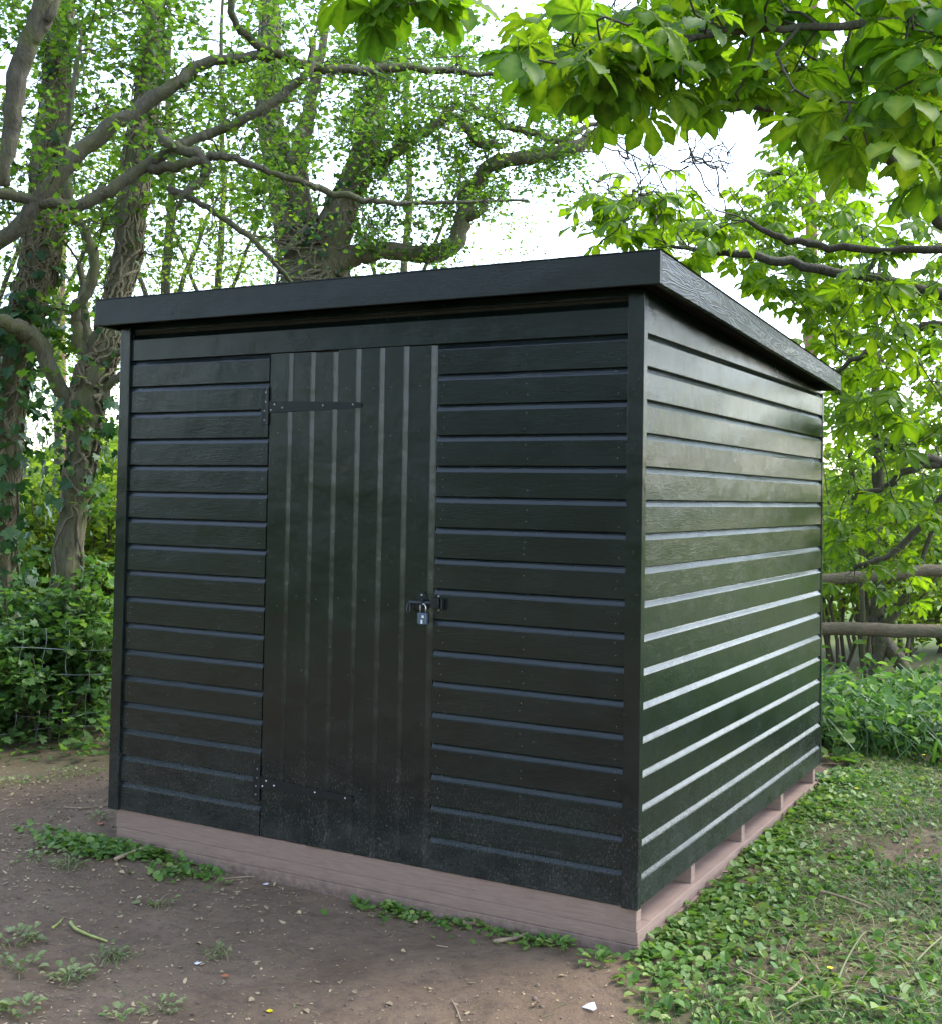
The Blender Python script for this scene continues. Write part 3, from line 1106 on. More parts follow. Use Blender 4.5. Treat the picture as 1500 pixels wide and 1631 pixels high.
# ---- tree E: hawthorn off to the left whose long limbs cross in front
dE = 6.6
tE = Tree('hawthorn_tree', 'hawthorn whose long crooked grey limbs reach in from the left over the shed', 'tree', 'trees around the shed', M_BARK3, ground_pt(-260, dE))
tE.limb('trunk', [(-260, 1330, dE, 60), (-258, 1000, dE, 52), (-250, 700, dE, 48), (-235, 540, dE, 44), (-215, 380, dE, 30), (-190, 150, dE, 22), (-160, -100, dE, 14)], 12)
tE.limb('branch', [(-225, 560, dE, 30), (-130, 465, dE, 18), (0, 385, dE, 13), (60, 322, dE, 13), (130, 240, dE + .1, 13), (200, 188, dE + .2, 12), (262, 147, dE + .3, 11), (325, 100, dE + .4, 9), (385, 92, dE + .5, 8), (440, 88, dE + .6, 8), (500, 106, dE + .7, 8), (560, 114, dE + .8, 7), (640, 106, dE + .9, 7), (700, 112, dE + 1.0, 6), (800, 121, dE + 1.1, 3)], 10)
tE.limb('branch', [(-215, 400, dE, 22), (-120, 320, dE, 15), (0, 310, dE, 9), (60, 322, dE, 9), (115, 326, dE, 9), (165, 308, dE + .05, 10), (220, 274, dE + .1, 9), (275, 240, dE + .1, 8), (335, 214, dE + .2, 7), (400, 186, dE + .2, 7), (460, 143, dE + .3, 7), (492, 112, dE + .3, 6), (500, 60, dE + .4, 4)], 9)
tE.limb('branch', [(240, 268, dE + .1, 9), (290, 262, dE, 8), (345, 247, dE, 7), (385, 256, dE, 6), (420, 270, dE, 5), (480, 288, dE, 5), (520, 305, dE + .1, 6), (580, 318, dE + .1, 5), (640, 324, dE + .2, 4), (720, 322, dE + .3, 3), (840, 319, dE + .4, 2)], 8)
tE.limb('branch', [(255, 212, dE + .1, 8), (270, 232, dE, 9), (320, 250, dE, 9), (330, 280, dE, 8), (300, 305, dE - .05, 6), (282, 330, dE - .05, 3)], 8)
tE.limb('branch', [(270, 300, dE + .1, 6), (310, 318, dE, 5), (360, 350, dE, 5), (400, 378, dE, 5), (440, 422, dE, 4), (470, 455, dE + .1, 3)], 7)
tE.limb('branch', [(-190, 100, dE - .6, 24), (10, -90, dE - .8, 18), (72, -15, dE - .8, 18), (52, 50, dE - .8, 16), (27, 120, dE - .8, 16), (18, 210, dE - .8, 14), (6, 296, dE - .8, 10)], 9)
tE.limb('branch', [(50, 70, dE - .8, 9), (80, 30, dE - .8, 8), (95, -20, dE - .8, 6)], 7)
tE.limb('branch', [(380, -170, dE + .2, 3), (372, -80, dE + .3, 5), (367, 0, dE + .35, 6), (377, 38, dE + .4, 6), (402, 62, dE + .5, 7), (438, 87, dE + .6, 7)], 7)
twE = tE.twigs(region(250, [(-100, -120), (820, -120), (800, 110), (600, 220), (420, 300), (250, 360), (-100, 420)], 6.2, 8.2), mat=M_TWIG, rmax=.011)
tE.leaves(twE, 20, .034, .055, M_LEAF_H, T_LOBED)
twE2 = tE.twigs(region(190, [(250, 90), (840, 90), (840, 330), (420, 430), (250, 420)], 6.4, 7.6), mat=M_TWIG, rmax=.008, name='bare_twigs')
tE.leaves(twE2, 7, .030, .05, M_LEAF_H, T_SIMPLE, name='sparse_leaves')

twA2 = tA.twigs(region(170, [(-100, 60), (330, 60), (330, 460), (-100, 480)], 7.4, 8.8), mat=M_TWIG, rmax=.007, name='bare_twigs')
twB3 = tB.twigs(region(230, [(60, 100), (520, 100), (480, 440), (120, 450)], 7.0, 8.4), mat=M_TWIG, rmax=.006, name='bare_twigs')

# ---- tree C: many-stemmed tree behind the shed
dC = 10.4
tC = Tree('tree', 'many-stemmed ivy-hung tree right behind the roof of the shed', 'tree', 'trees around the shed', M_BARK1, ground_pt(505, dC))
PC, rC = tC.limb('trunk', [(508, 1160, dC, 66), (506, 900, dC, 60), (504, 620, dC, 58), (500, 470, dC, 54), (488, 400, dC, 42), (468, 340, dC, 31), (450, 275, dC, 23), (431, 190, dC + .1, 18), (430, 70, dC + .2, 16), (428, -60, dC + .3, 12), (424, -260, dC + .4, 5)], 14, 6)
PC2, rC2 = tC.limb('trunk', [(512, 480, dC, 40), (522, 410, dC - .05, 32), (538, 350, dC - .1, 24), (562, 290, dC - .1, 20), (588, 222, dC - .1, 17), (602, 130, dC, 14), (604, 20, dC, 11), (612, -160, dC, 5)], 12, 6)
ivy_stems(tC, PC, rC, 60, rs=.012, turns=.7)
ivy_stems(tC, PC2, rC2, 22, rs=.010, turns=.7)
ivy_leaves(tC, PC, rC, 260, .3, 1, .055, .10)
ivy_leaves(tC, PC2, rC2, 200, .1, 1, .055, .10)
tC.limb('branch', [(530, 425, dC - .1, 24), (560, 408, dC - .15, 17), (600, 400, dC - .2, 14), (645, 402, dC - .25, 13), (690, 405, dC - .3, 14), (722, 388, dC - .3, 14), (738, 350, dC - .3, 13), (752, 305, dC - .3, 12), (780, 266, dC - .35, 11), (825, 252, dC - .4, 11), (870, 247, dC - .45, 12), (912, 235, dC - .5, 11), (960, 205, dC - .5, 8), (1030, 170, dC - .6, 5)], 10)
tC.limb('branch', [(484, 370, dC, 20), (474, 270, dC - .2, 15), (486, 200, dC - .2, 12), (500, 140, dC - .2, 9), (520, 40, dC - .1, 5)], 9)
tC.limb('branch', [(600, 260, dC - .1, 12), (640, 235, dC - .2, 9), (690, 200, dC - .2, 8), (725, 185, dC - .2, 7), (760, 225, dC - .2, 8), (800, 232, dC - .3, 5)], 8)
tC.limb('branch', [(738, 350, dC - .3, 6), (760, 340, dC - .4, 5), (776, 322, dC - .4, 3)], 6)
tC.limb('branch', [(745, 165, dC + .3, 5), (800, 200, dC + .2, 6), (850, 212, dC + .1, 7), (890, 225, dC, 6), (940, 200, dC, 4), (985, 190, dC, 3)], 6)
twC = tC.twigs(region(160, [(360, -100), (720, -100), (760, 60), (650, 260), (560, 430), (400, 430), (330, 200)], 9.4, 11.4), mat=M_TWIG)
tC.leaves(twC, 30, .045, .08, M_LEAF_H, T_LOBED)
twC2 = tC.twigs(region(230, [(560, 40), (900, 110), (940, 310), (800, 330), (700, 430), (560, 420)], 9.4, 10.8), mat=M_TWIG, rmax=.009, name='bare_twigs')
twC3 = tC.twigs(region(190, [(520, 60), (760, 60), (930, 130), (930, 290), (760, 330), (560, 430)], 9.8, 11.2), mat=M_TWIG, rmax=.010, name='bare_twigs')
tC.leaves(twC3, 22, .042, .07, M_LEAF_H, T_LOBED, name='outer_leaves')
tC.leaves(twC2, 24, .040, .06, M_LEAF_H, T_SIMPLE, name='sparse_leaves')

# ---- slender far trees that fill the gaps of sky
for k, (u, d, lab, rr, area, nT) in enumerate((
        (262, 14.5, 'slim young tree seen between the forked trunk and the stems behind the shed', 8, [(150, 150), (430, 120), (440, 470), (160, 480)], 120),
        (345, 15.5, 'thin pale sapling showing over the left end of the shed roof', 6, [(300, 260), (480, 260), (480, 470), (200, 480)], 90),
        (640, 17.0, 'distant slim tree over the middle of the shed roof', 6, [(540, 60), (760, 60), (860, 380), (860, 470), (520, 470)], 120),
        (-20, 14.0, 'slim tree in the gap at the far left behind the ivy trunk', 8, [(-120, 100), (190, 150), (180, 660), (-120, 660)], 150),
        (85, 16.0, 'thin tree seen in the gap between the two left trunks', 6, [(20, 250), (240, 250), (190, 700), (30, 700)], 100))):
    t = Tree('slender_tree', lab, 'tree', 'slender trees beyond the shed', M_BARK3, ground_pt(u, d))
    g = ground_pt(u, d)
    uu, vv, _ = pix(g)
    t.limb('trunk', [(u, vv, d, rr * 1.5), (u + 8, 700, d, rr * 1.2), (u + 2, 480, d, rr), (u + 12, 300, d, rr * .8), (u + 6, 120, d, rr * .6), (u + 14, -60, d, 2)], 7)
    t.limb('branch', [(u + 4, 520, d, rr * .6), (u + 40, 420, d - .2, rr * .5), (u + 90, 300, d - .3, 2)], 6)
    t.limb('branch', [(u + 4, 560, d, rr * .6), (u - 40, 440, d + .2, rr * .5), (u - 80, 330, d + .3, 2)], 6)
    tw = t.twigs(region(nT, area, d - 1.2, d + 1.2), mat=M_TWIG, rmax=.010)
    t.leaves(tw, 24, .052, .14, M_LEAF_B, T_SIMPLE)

# ---- reddish pine trunks far beyond
for k, (u, v1, d, r, lab) in enumerate(((1293, 60, 26, 9, 'bare reddish pine trunk far off behind the chestnut leaves'), (104, 420, 30, 5, 'bare reddish pine trunk far off in the gap between the left trees'))):
    t = Tree('pine_tree', lab, 'tree', 'far reddish pines', M_PINE, ground_pt(u, d))
    g = ground_pt(u, d)
    _, vv, _ = pix(g)
    t.limb('trunk', [(u, vv, d, r * 1.3), (u - 3, 500, d, r), (u, 200, d, r * .9), (u + 3, v1 - 200, d, r * .7)], 9)
    tw = t.twigs(region(40, [(u - 160, -420), (u + 160, -420), (u + 120, -150), (u - 120, -150)], d - 2, d + 2), maxlen=8, rmax=.04)
    t.leaves(tw, 30, .3, .35, M_LEAF_I, T_SIMPLE)

# ---- horse chestnut reaching in from the right
dD = 5.6
rootD = ground_pt(2000, dD)
tD = Tree('horse_chestnut', 'horse chestnut with big fresh palmate leaves hanging in from the right', 'tree', None, M_BARK4, rootD)
_, vD, _ = pix(rootD)
tD.limb('trunk', [(2000, vD, dD, 110), (1990, 900, dD, 92), (1985, 600, dD, 84), (1970, 350, dD, 74), (1960, 100, dD, 62), (1950, -200, dD, 48), (1940, -600, dD, 24)], 14)
LIMBS_D = [
    [(1960, 420, dD, 30), (1800, 350, 5.0, 20), (1600, 300, 4.5, 14), (1450, 262, 4.2, 12), (1400, 240, 4.1, 12), (1345, 226, 4.05, 10), (1300, 200, 4.0, 8), (1262, 178, 3.95, 7), (1200, 172, 3.9, 5), (1140, 171, 3.8, 4), (1070, 152, 3.7, 2)],
    [(1960, 620, dD, 26), (1800, 560, 5.8, 16), (1600, 495, 6.0, 11), (1500, 469, 6.0, 10), (1420, 448, 6.0, 9), (1340, 435, 6.0, 8), (1260, 420, 6.0, 8), (1180, 404, 6.0, 7), (1120, 398, 6.0, 5), (1065, 392, 6.0, 3)],
    [(1960, 480, dD, 22), (1750, 410, 5.5, 12), (1500, 398, 5.4, 7), (1400, 398, 5.4, 6), (1300, 390, 5.4, 6), (1230, 375, 5.4, 5), (1190, 352, 5.4, 3)],
    [(1975, 700, dD, 24), (1800, 640, 6.3, 14), (1620, 560, 6.5, 9), (1500, 520, 6.6, 7), (1440, 530, 6.6, 6), (1380, 560, 6.6, 5), (1320, 600, 6.7, 3)],
    [(1980, 800, dD, 24), (1800, 770, 6.6, 13), (1600, 750, 7.0, 8), (1500, 735, 7.0, 8), (1430, 715, 7.0, 7), (1390, 690, 7.0, 6), (1340, 670, 7.0, 4)],
    [(1600, 750, 7.0, 8), (1520, 775, 7.0, 7), (1470, 830, 7.0, 6), (1420, 880, 7.0, 5), (1360, 905, 7.0, 3)],
    [(1500, 735, 7.0, 6), (1445, 750, 7.0, 6), (1400, 780, 7.05, 5), (1350, 785, 7.05, 3)],
    [(1955, 250, dD, 24), (1800, 100, 4.2, 14), (1640, 40, 3.4, 9), (1480, 30, 3.1, 8), (1330, 40, 3.0, 6), (1200, 48, 3.0, 5), (1090, 60, 3.0, 4), (1000, 75, 3.0, 3), (880, 95, 3.0, 3), (790, 100, 3.0, 2)],
    [(1955, 300, dD, 22), (1750, 200, 4.4, 12), (1560, 150, 3.8, 8), (1400, 120, 3.6, 6), (1250, 110, 3.5, 5), (1120, 110, 3.5, 4), (1000, 140, 3.5, 3), (930, 160, 3.5, 2)],
    [(1950, 0, dD, 26), (1700, -160, 4.6, 14), (1480, -140, 4.0, 9), (1250, -110, 3.6, 7), (1000, -80, 3.4, 5), (800, -40, 3.3, 3), (640, 0, 3.3, 2)],
    [(1478, 330, 5.0, 9), (1480, 240, 5.0, 12), (1474, 150, 5.0, 12), (1468, 60, 5.0, 11), (1460, -80, 5.0, 8), (1450, -300, 5.0, 4)],
]
for rows in LIMBS_D:
    tD.limb('branch', rows, 8, 5, wob=.008)
tD.limb('branch', [(1840, 560, 5.6, 14), (1640, 430, 5.3, 11), (1520, 370, 5.1, 10), (1478, 335, 5.0, 9)], 8, 5)
PN5 = [(580, -60), (740, -60), (700, 15), (600, 20)]
PN6 = [(900, 190), (1190, 215), (1150, 360), (960, 330)]
PN1 = [(760, 60), (850, 20), (1000, -20), (1120, -120), (1600, -160), (1580, 300), (1480, 330), (1380, 250), (1250, 165), (1120, 160), (1010, 180), (930, 190), (850, 150)]
PN2 = [(1360, 260), (1400, 270), (1530, 300), (1530, 800), (1380, 880), (1365, 640)]
PN7 = [(1230, 230), (1370, 260), (1375, 900), (1330, 900), (1330, 640), (1230, 470), (1110, 370), (1180, 300)]
PN3 = [(930, 285), (1050, 275), (1090, 330), (1150, 380), (1090, 405), (930, 400)]
PN4 = [(1310, 620), (1540, 620), (1540, 900), (1480, 960), (1315, 980)]
tw1 = tD.twigs(region(250, PN1, 2.5, 4.3), rmax=.008, seg=7, name='near_twigs', maxlen=1.6)
tw7 = tD.twigs(region(190, PN7, 6.9, 8.8), rmax=.009, seg=7, name='far_twigs', maxlen=2.4)
tw2 = tD.twigs(region(130, PN2, 5.2, 8.2), rmax=.009, seg=7, name='far_twigs', maxlen=1.8)
tw3 = tD.twigs(region(34, PN3, 5.2, 6.6), rmax=.006, seg=7, name='tip_twigs', maxlen=1.6)
tw5 = tD.twigs(region(12, PN5, 3.0, 3.5), rmax=.006, seg=7, name='top_twigs', maxlen=1.6)
tD.twigs(region(110, PN6, 4.2, 6.6), rmax=.005, seg=8, name='bare_twigs', maxlen=2.2)
tw4 = tD.twigs(region(36, PN4, 6.3, 7.6), rmax=.006, seg=7, name='low_twigs', maxlen=1.6)
rs_ = random.Random(5)
LEAFN = [palmate(rs_, .120, 10 if k < 7 else 4).build('leaf', M_LEAF_C) for k in range(14)]
LEAFD = [o.data for o in LEAFN]
for me in LEAFD:
    me.polygons.foreach_set('use_smooth', np.ones(len(me.polygons), bool))
for o in LEAFN:
    bpy.data.objects.remove(o)
cand = []
for tws, nl in ((tw1, 2.7), (tw2, 2.8), (tw7, 3.2), (tw3, 3.4), (tw4, 3.0), (tw5, 3.0)):
    for P in tws:
        nn = max(1, RNG.poisson(nl))
        for q in range(nn):
            f = 1.0 if q < 2 else RNG.uniform(.2, 1)
            idx = f * (len(P) - 1)
            i0 = min(int(idx), len(P) - 2)
            p = P[i0] + (P[i0 + 1] - P[i0]) * (idx - i0)
            az = RNG.uniform(0, 2 * math.pi)
            fwd = np.array([math.cos(az), math.sin(az), RNG.uniform(-.45, .3)])
            fwd /= np.linalg.norm(fwd)
            up = np.array([0, 0, 1.0]) + RNG.normal(0, .34, 3)
            up -= fwd * (up @ fwd)
            up /= np.linalg.norm(up)
            sc_ = RNG.uniform(.6, 1.2)
            M = np.stack([np.cross(fwd, up), fwd, up], -1)
            cand.append((p + fwd * .085 * sc_, M, sc_))
size = []
for p, M, s_ in cand:
    u, v, z = pix(p)
    vis = -40 < u < 1540 and -40 < v < 1671
    size.append(s_ / z if vis else 0)
order = np.argsort(size)[::-1]
mbF = MB()
FV = []
for me in LEAFD:
    co = np.empty(len(me.vertices) * 3, np.float32)
    me.vertices.foreach_get('co', co)
    fq = [list(p.vertices) for p in me.polygons]
    fr = np.empty(len(me.vertices), np.float32)
    me.attributes['rnd'].data.foreach_get('value', fr)
    FV.append((co.reshape(-1, 3), np.array(fq), fr))
for rank, k in enumerate(order):
    p, M, s_ = cand[k]
    q = int(RNG.integers(7)) + (0 if rank < 300 and size[k] > 0 else 7)
    if rank < 300 and size[k] > 0:
        o = bpy.data.objects.new('leaf', LEAFD[q])
        col.objects.link(o)
        o.parent = tD.o
        m4 = Matrix([[*(M[r] * s_), p[r] - rootD[r]] for r in range(3)] + [[0, 0, 0, 1]])
        o.matrix_basis = m4
    else:
        co, fq, fr = FV[q]
        mbF.add((co @ M.T) * s_ + p - rootD, fq, np.clip(fr + RNG.uniform(-.2, .3), 0, 1))
mbF.build('crown', M_LEAF_C, tD.o, smooth=True, kind='stuff')


# ------------------------------------------------------------------ shrubs and hedges: stems plus a volume of leaves
def shrub(name, label, cat, group, u, d, wid, hgt, dep, nleaf, size, mat, tpl, nstem=14, lean=0, base=0.0, topn=.5):
    g = ground_pt(u, d)
    t = Tree(name, label, cat, group, M_TWIG, g)
    mb = MB()
    pts = []
    for k in range(nstem):
        a, rr = RNG.uniform(0, 6.28), math.sqrt(RNG.random())
        bx, by = wid * .3 * rr * math.cos(a), dep * .3 * rr * math.sin(a)
        tx, ty = bx * 2.6 + RNG.normal(0, wid * .08), by * 2.6
        h = hgt * RNG.uniform(.65, 1.05) * (1 - .35 * rr)
        tt = np.linspace(0, 1, 8)[:, None]
        right = np.array([AX_R[0], AX_R[1], 0])
        fwd = np.array([AX_F[0], AX_F[1], 0])
        P = right * (bx + (tx - bx) * tt ** 1.4) + fwd * (by + (ty - by) * tt ** 1.4) + np.array([0, 0, 1.0]) * h * tt
        P[1:] += RNG.normal(0, .03 * hgt ** .5, (7, 3))
        mb.tube(P, np.linspace(.013, .003, 8) * (hgt ** .5), 5, .5, False)
        pts.append(P)
    mb.build('stems', M_TWIG, t.o, smooth=True, kind='stuff')
    # leaf clumps along the stems and out from them
    nc = max(20, nleaf // 26)
    cc = []
    for k in range(nc):
        P = pts[int(RNG.integers(nstem))]
        f = base + (1 - base) * RNG.random() ** topn
        i0 = min(int(f * 7), 6)
        p = P[i0] + (P[i0 + 1] - P[i0]) * (f * 7 - i0)
        cc.append(p + RNG.normal(0, 1, 3) * np.array([wid, wid, hgt * .6]) * .11)
    cc = np.array(cc)
    pick = RNG.integers(nc, size=nleaf)
    cs_ = RNG.uniform(.5, 1.3, nc)
    pos = cc[pick] + RNG.normal(0, 1, (nleaf, 3)) * np.array([1, 1, .6]) * (.055 * max(wid, hgt) ** .6) * cs_[pick][:, None]
    pos[:, 2] = np.maximum(pos[:, 2], .02)
    mb = MB()
    scatter(mb, *tpl, pos, rots(nleaf, (0, 1.1)), size * RNG.uniform(.6, 1.4, nleaf), np.clip(RNG.normal(.5, .22, nleaf) + .25 * (RNG.random(nc)[pick] - .5), 0, 1))
    mb.build('foliage', mat, t.o, kind='stuff')
    return t


M_LEAF_G = leaf_mat('undergrowth_leaf', [(.045, .11, .032), (.075, .16, .045), (.11, .205, .06), (.17, .26, .08)], .45)
GRP = 'bushes along the left fence'
shrub('bush', 'dense grey-green leafy bush at the left edge under the ivy trunk', 'bush', GRP, 20, 7.5, 1.0, 1.25, .8, 4600, .050, M_LEAF_G, T_LOBED)
shrub('bush', 'leafy bush in front of the foot of the forked trunk', 'bush', GRP, 95, 7.35, .7, .85, .6, 2800, .046, M_LEAF_G, T_LOBED)
shrub('bush', 'brighter green bush touching the left wall of the shed', 'bush', GRP, 170, 7.8, .7, 1.0, .7, 2800, .045, M_LEAF_H, T_LOBED)
shrub('bush', 'bush wholly left of the ivy trunk partly outside the photo', 'bush', GRP, -110, 7.6, 1.0, 1.3, .8, 2000, .075, M_LEAF_G, T_LOBED)
GRP2 = 'hedge bushes in the light beyond the left trees'
for u, d, lab, h, wd in ((60, 12.5, 'sunlit yellow-green hedge bush seen between the left trunks', 2.2, 2.4), (165, 11.5, 'sunlit hedge bush filling the gap between forked trunk and shed', 2.1, 1.8),
                         (-80, 12.0, 'sunlit hedge bush far left behind the ivy trunk', 2.3, 2.4), (240, 13.5, 'sunlit hedge bush mostly hidden behind the left end of the shed', 2.3, 2.2)):
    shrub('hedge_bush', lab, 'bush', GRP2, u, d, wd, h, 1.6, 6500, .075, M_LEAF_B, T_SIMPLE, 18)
GRP3 = 'bushes beyond the rail fence'
for u, d, lab, h, wd, n in ((1350, 11.0, 'leafy bush beyond the rail fence close to the shed corner', 2.6, 2.0, 3400), (1450, 12.0, 'leafy bush beyond the rail fence at the right edge of the photo', 2.8, 2.2, 3400),
                         (1400, 15.0, 'pale sunlit bush far beyond the rail fence', 3.0, 3.0, 5200), (1600, 12.0, 'bush beyond the fence just outside the right edge', 2.4, 2.2, 3000)):
    shrub('bush', lab, 'bush', GRP3, u, d, wd, h, 1.5, n, .07, M_LEAF_B, T_SIMPLE, 16)

# far tree line that closes the view
mb = MB()
N = 26000
ang = RNG.uniform(-1.45, 1.35, N)
rad = RNG.uniform(38, 52, N)
hh = (2.4 + .8 * np.sin(ang * 9) + .6 * np.sin(ang * 23 + 1)) * RNG.random(N) ** .6
th0 = math.atan2(AX_F[1], AX_F[0])
pos = np.stack([CAM[0] + rad * np.cos(th0 + ang), CAM[1] + rad * np.sin(th0 + ang), -.2 + hh], -1)
scatter(mb, *T_SIMPLE, pos, rots(N, (0, 1.4)), RNG.uniform(.25, .6, N))
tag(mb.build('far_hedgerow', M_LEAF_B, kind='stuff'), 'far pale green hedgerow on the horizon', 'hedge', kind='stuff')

# ------------------------------------------------------------------ woodland edge behind the viewer (mirrored in the shed front)
for bx, by, hh_ in ((-8.5, -8.0, 6.5), (-5.2, -9.6, 7.2), (-2.2, -11.0, 7.0), (-11.5, -5.0, 6.5), (-7.0, -13.0, 8.5)):
    t = Tree('woodland_tree', 'dense leafy tree of the wood edge facing the door of the shed', 'tree', 'trees facing the shed door', M_BARK2, np.array([bx, by, float(gz(bx, by))]))
    tt = np.linspace(0, 1, 9)[:, None]
    P = t.root + np.array([.4, .2, hh_ * .9]) * tt + RNG.normal(0, .05, (9, 3)) * tt
    t.limb('trunk', (P, np.linspace(.2, .05, 9)), 9)
    th_ = RNG.uniform(0, 6.28, 46)
    rr_ = 2.3 * RNG.random(46) ** .5
    tg = t.root + np.column_stack([rr_ * np.cos(th_), rr_ * np.sin(th_), RNG.uniform(.12, 1.0, 46) * hh_])
    tw = t.twigs(tg, maxlen=4, rmax=.04)
    t.leaves(tw, 60, .26, .38, M_LEAF_I, T_SIMPLE)

# ------------------------------------------------------------------ small tree and rail fence on the right
dR = 9.2
fence = thing('rail_fence', 'round wooden post and rail fence at the right behind the shed', 'fence', tuple(ground_pt(1400, dR)))
fr0 = np.array(fence.location)


def rail(rows, name='rail', m=M_RAIL):
    P, r = limb(rows, 6, .004)
    MB().tube(P - fr0, r, 10).build(name, m, fence, smooth=True)


rail([(1040, 1000, dR + .1, 10), (1250, 1000, dR + .05, 10), (1400, 1003, dR, 11), (1560, 1006, dR, 11), (1800, 1010, dR - .1, 12)])
rail([(1060, 945, dR + .1, 9), (1250, 930, dR + .05, 9), (1400, 916, dR, 10), (1500, 908, dR, 10), (1800, 890, dR - .1, 10)])
for u in (1085, 1690):
    g = ground_pt(u, dR + .12)
    _, vv, _ = pix(g)
    rail([(u, vv + 20, dR + .12, 17), (u, 1000, dR + .12, 16), (u, 880, dR + .12, 16)], 'post')
tS = Tree('small_tree', 'small crooked tree with dark splayed stems behind the rail fence', 'tree', None, M_BARK3, ground_pt(1400, 9.9))
_, vS, _ = pix(tS.root)
tS.limb('trunk', [(1455, vS + 8, 9.8, 12), (1432, 1056, 9.8, 12), (1405, 1018, 9.9, 11), (1395, 985, 9.9, 10), (1396, 945, 9.9, 10), (1388, 900, 9.9, 9), (1395, 800, 9.9, 9), (1398, 700, 9.9, 8), (1390, 560, 10, 5), (1400, 420, 10, 3)], 10)
tS.limb('branch', [(1405, 1015, 9.9, 12), (1394, 1060, 9.85, 9), (1385, 1090, 9.8, 8)], 8)
tS.limb('branch', [(1400, 1000, 9.9, 12), (1425, 970, 9.8, 8), (1450, 935, 9.7, 6), (1470, 880, 9.7, 4), (1500, 800, 9.7, 3)], 8)
tS.limb('branch', [(1400, 1010, 9.9, 9), (1378, 960, 10, 7), (1374, 900, 10, 6), (1362, 820, 10, 6), (1355, 740, 10, 4), (1350, 640, 10, 3)], 8)
tS.limb('branch', [(1374, vS, 9.7, 5), (1373, 1040, 9.7, 4), (1372, 960, 9.7, 4), (1370, 860, 9.8, 3)], 7)
tw = tS.twigs(region(130, [(1310, 520), (1560, 520), (1560, 900), (1310, 920)], 9.2, 11.0), mat=M_TWIG, rmax=.008)
tS.leaves(tw, 24, .055, .09, M_LEAF_H, T_SIMPLE)

# ------------------------------------------------------------------ wire fence on the left
wf = thing('wire_fence', 'thin grey square-mesh wire fence in front of the left bushes', 'fence', tuple(ground_pt(40, 7.05)))
wr0 = np.array(wf.location)
dW = 7.05
for v in (1035, 1073, 1107, 1137, 1165):
    P = np.array([at(u, v + 6 * math.sin(u * .02 + v) - .10 * (u - 60) * .5, dW + .0006 * u) for u in range(-160, 215, 15)])
    MB().tube(P - wr0, .0022, 4).build('wire', M_WIRE, wf)
for u in range(-150, 215, 37):
    P = np.array([at(u - (v - 1030) * .09 + 2 * math.sin(v * .1), v, dW + .0006 * u) for v in range(1000 + int(.02 * u), 1195, 12)])
    MB().tube(P - wr0, .0018, 4).build('wire', M_WIRE, wf)
for u in (-170, 214):
    g = ground_pt(u, dW + .06)
    P = np.array([g + (0, 0, -.1), g + (0, 0, .95)]) - wr0
    MB().tube(P, .035, 8).build('post', M_RAIL, wf, smooth=True)


# ------------------------------------------------------------------ ground cover (nobody could count it)
def spread(n, x0, x1, y0, y1, dens):
    out = []
    while len(out) < n:
        x, y = RNG.uniform(x0, x1, 4000), RNG.uniform(y0, y1, 4000)
        inside = (x > -2.40) & (x < .005) & (y > .0) & (y < 2.6)
        ok = (RNG.random(4000) < dens(x, y)) & ~inside
        out += list(zip(x[ok], y[ok]))
        if not ok.any():
            break
    out = np.array(out[:n])
    return np.column_stack([out, gz(out[:, 0], out[:, 1])])


def round_leaves(name, pts, size, hgt, mat=M_LEAF_W, tilt=(0, .6)):
    mb = MB()
    N = len(pts)
    p = pts + np.column_stack([np.zeros((N, 2)), np.abs(RNG.normal(hgt, hgt * .4, N))])
    scatter(mb, *T_ROUND, p, rots(N, tilt), size * RNG.uniform(.55, 1.35, N), np.clip(RNG.normal(.5, .25, N), 0, 1))
    return mb.build(name, mat, kind='stuff')


def d_right(x, y):
    return np.exp(-np.maximum(0, x - .02) / .15) * (x > .0) * (y > -.30) * (y < 2.9) * np.clip(.35 + .65 * (fbm(x, y, 7, 21) > -.25), 0, 1) * np.where(y < 0, np.exp(y * 7) * (x > -.02 - y * .2), 1)


tag(round_leaves('ground_cover', spread(3700, .0, .95, -.3, 2.9, d_right), .0255, .018, M_LEAF_W, (0, .95)), 'round-leaved green ground cover along the right side of the shed base', 'plants', kind='stuff')


def d_front(x, y):
    return np.exp((y + .02) / .045) * (y < -.0) * (fbm(x, y * .2, 5, 31) > .05) * (x < .02) * (x > -2.4)


tag(round_leaves('ground_cover', spread(480, -2.4, .02, -.22, -.005, d_front), .021, .010, M_LEAF_W, (0, .9)), 'string of small round leaves along the front foot of the shed base', 'plants', kind='stuff')


def d_left(x, y):
    return np.clip(.45 + 1.2 * fbm(x, y, 11, 91), 0, 1) * (np.exp(-(((x + 2.20) / .28) ** 2 + ((y + .10) / .09) ** 2)) * (y < -.0) + .22 * np.exp(-(((x + 2.55) / .22) ** 2 + ((y + .14) / .07) ** 2)))


tag(round_leaves('ground_cover', spread(1100, -3.1, -1.5, -.5, .3, d_left), .026, .018, M_LEAF_W, (0, .9)), 'clump of heart-shaped leaves at the left front corner of the base', 'plants', kind='stuff')


def d_mixed(x, y):
    return green(x, y) * np.clip(.45 + .75 * fbm(x, y, 4.5, 41) + .3 * fbm(x, y, 13, 42), .04, 1) * (y < 4.2) * (x > -.0)


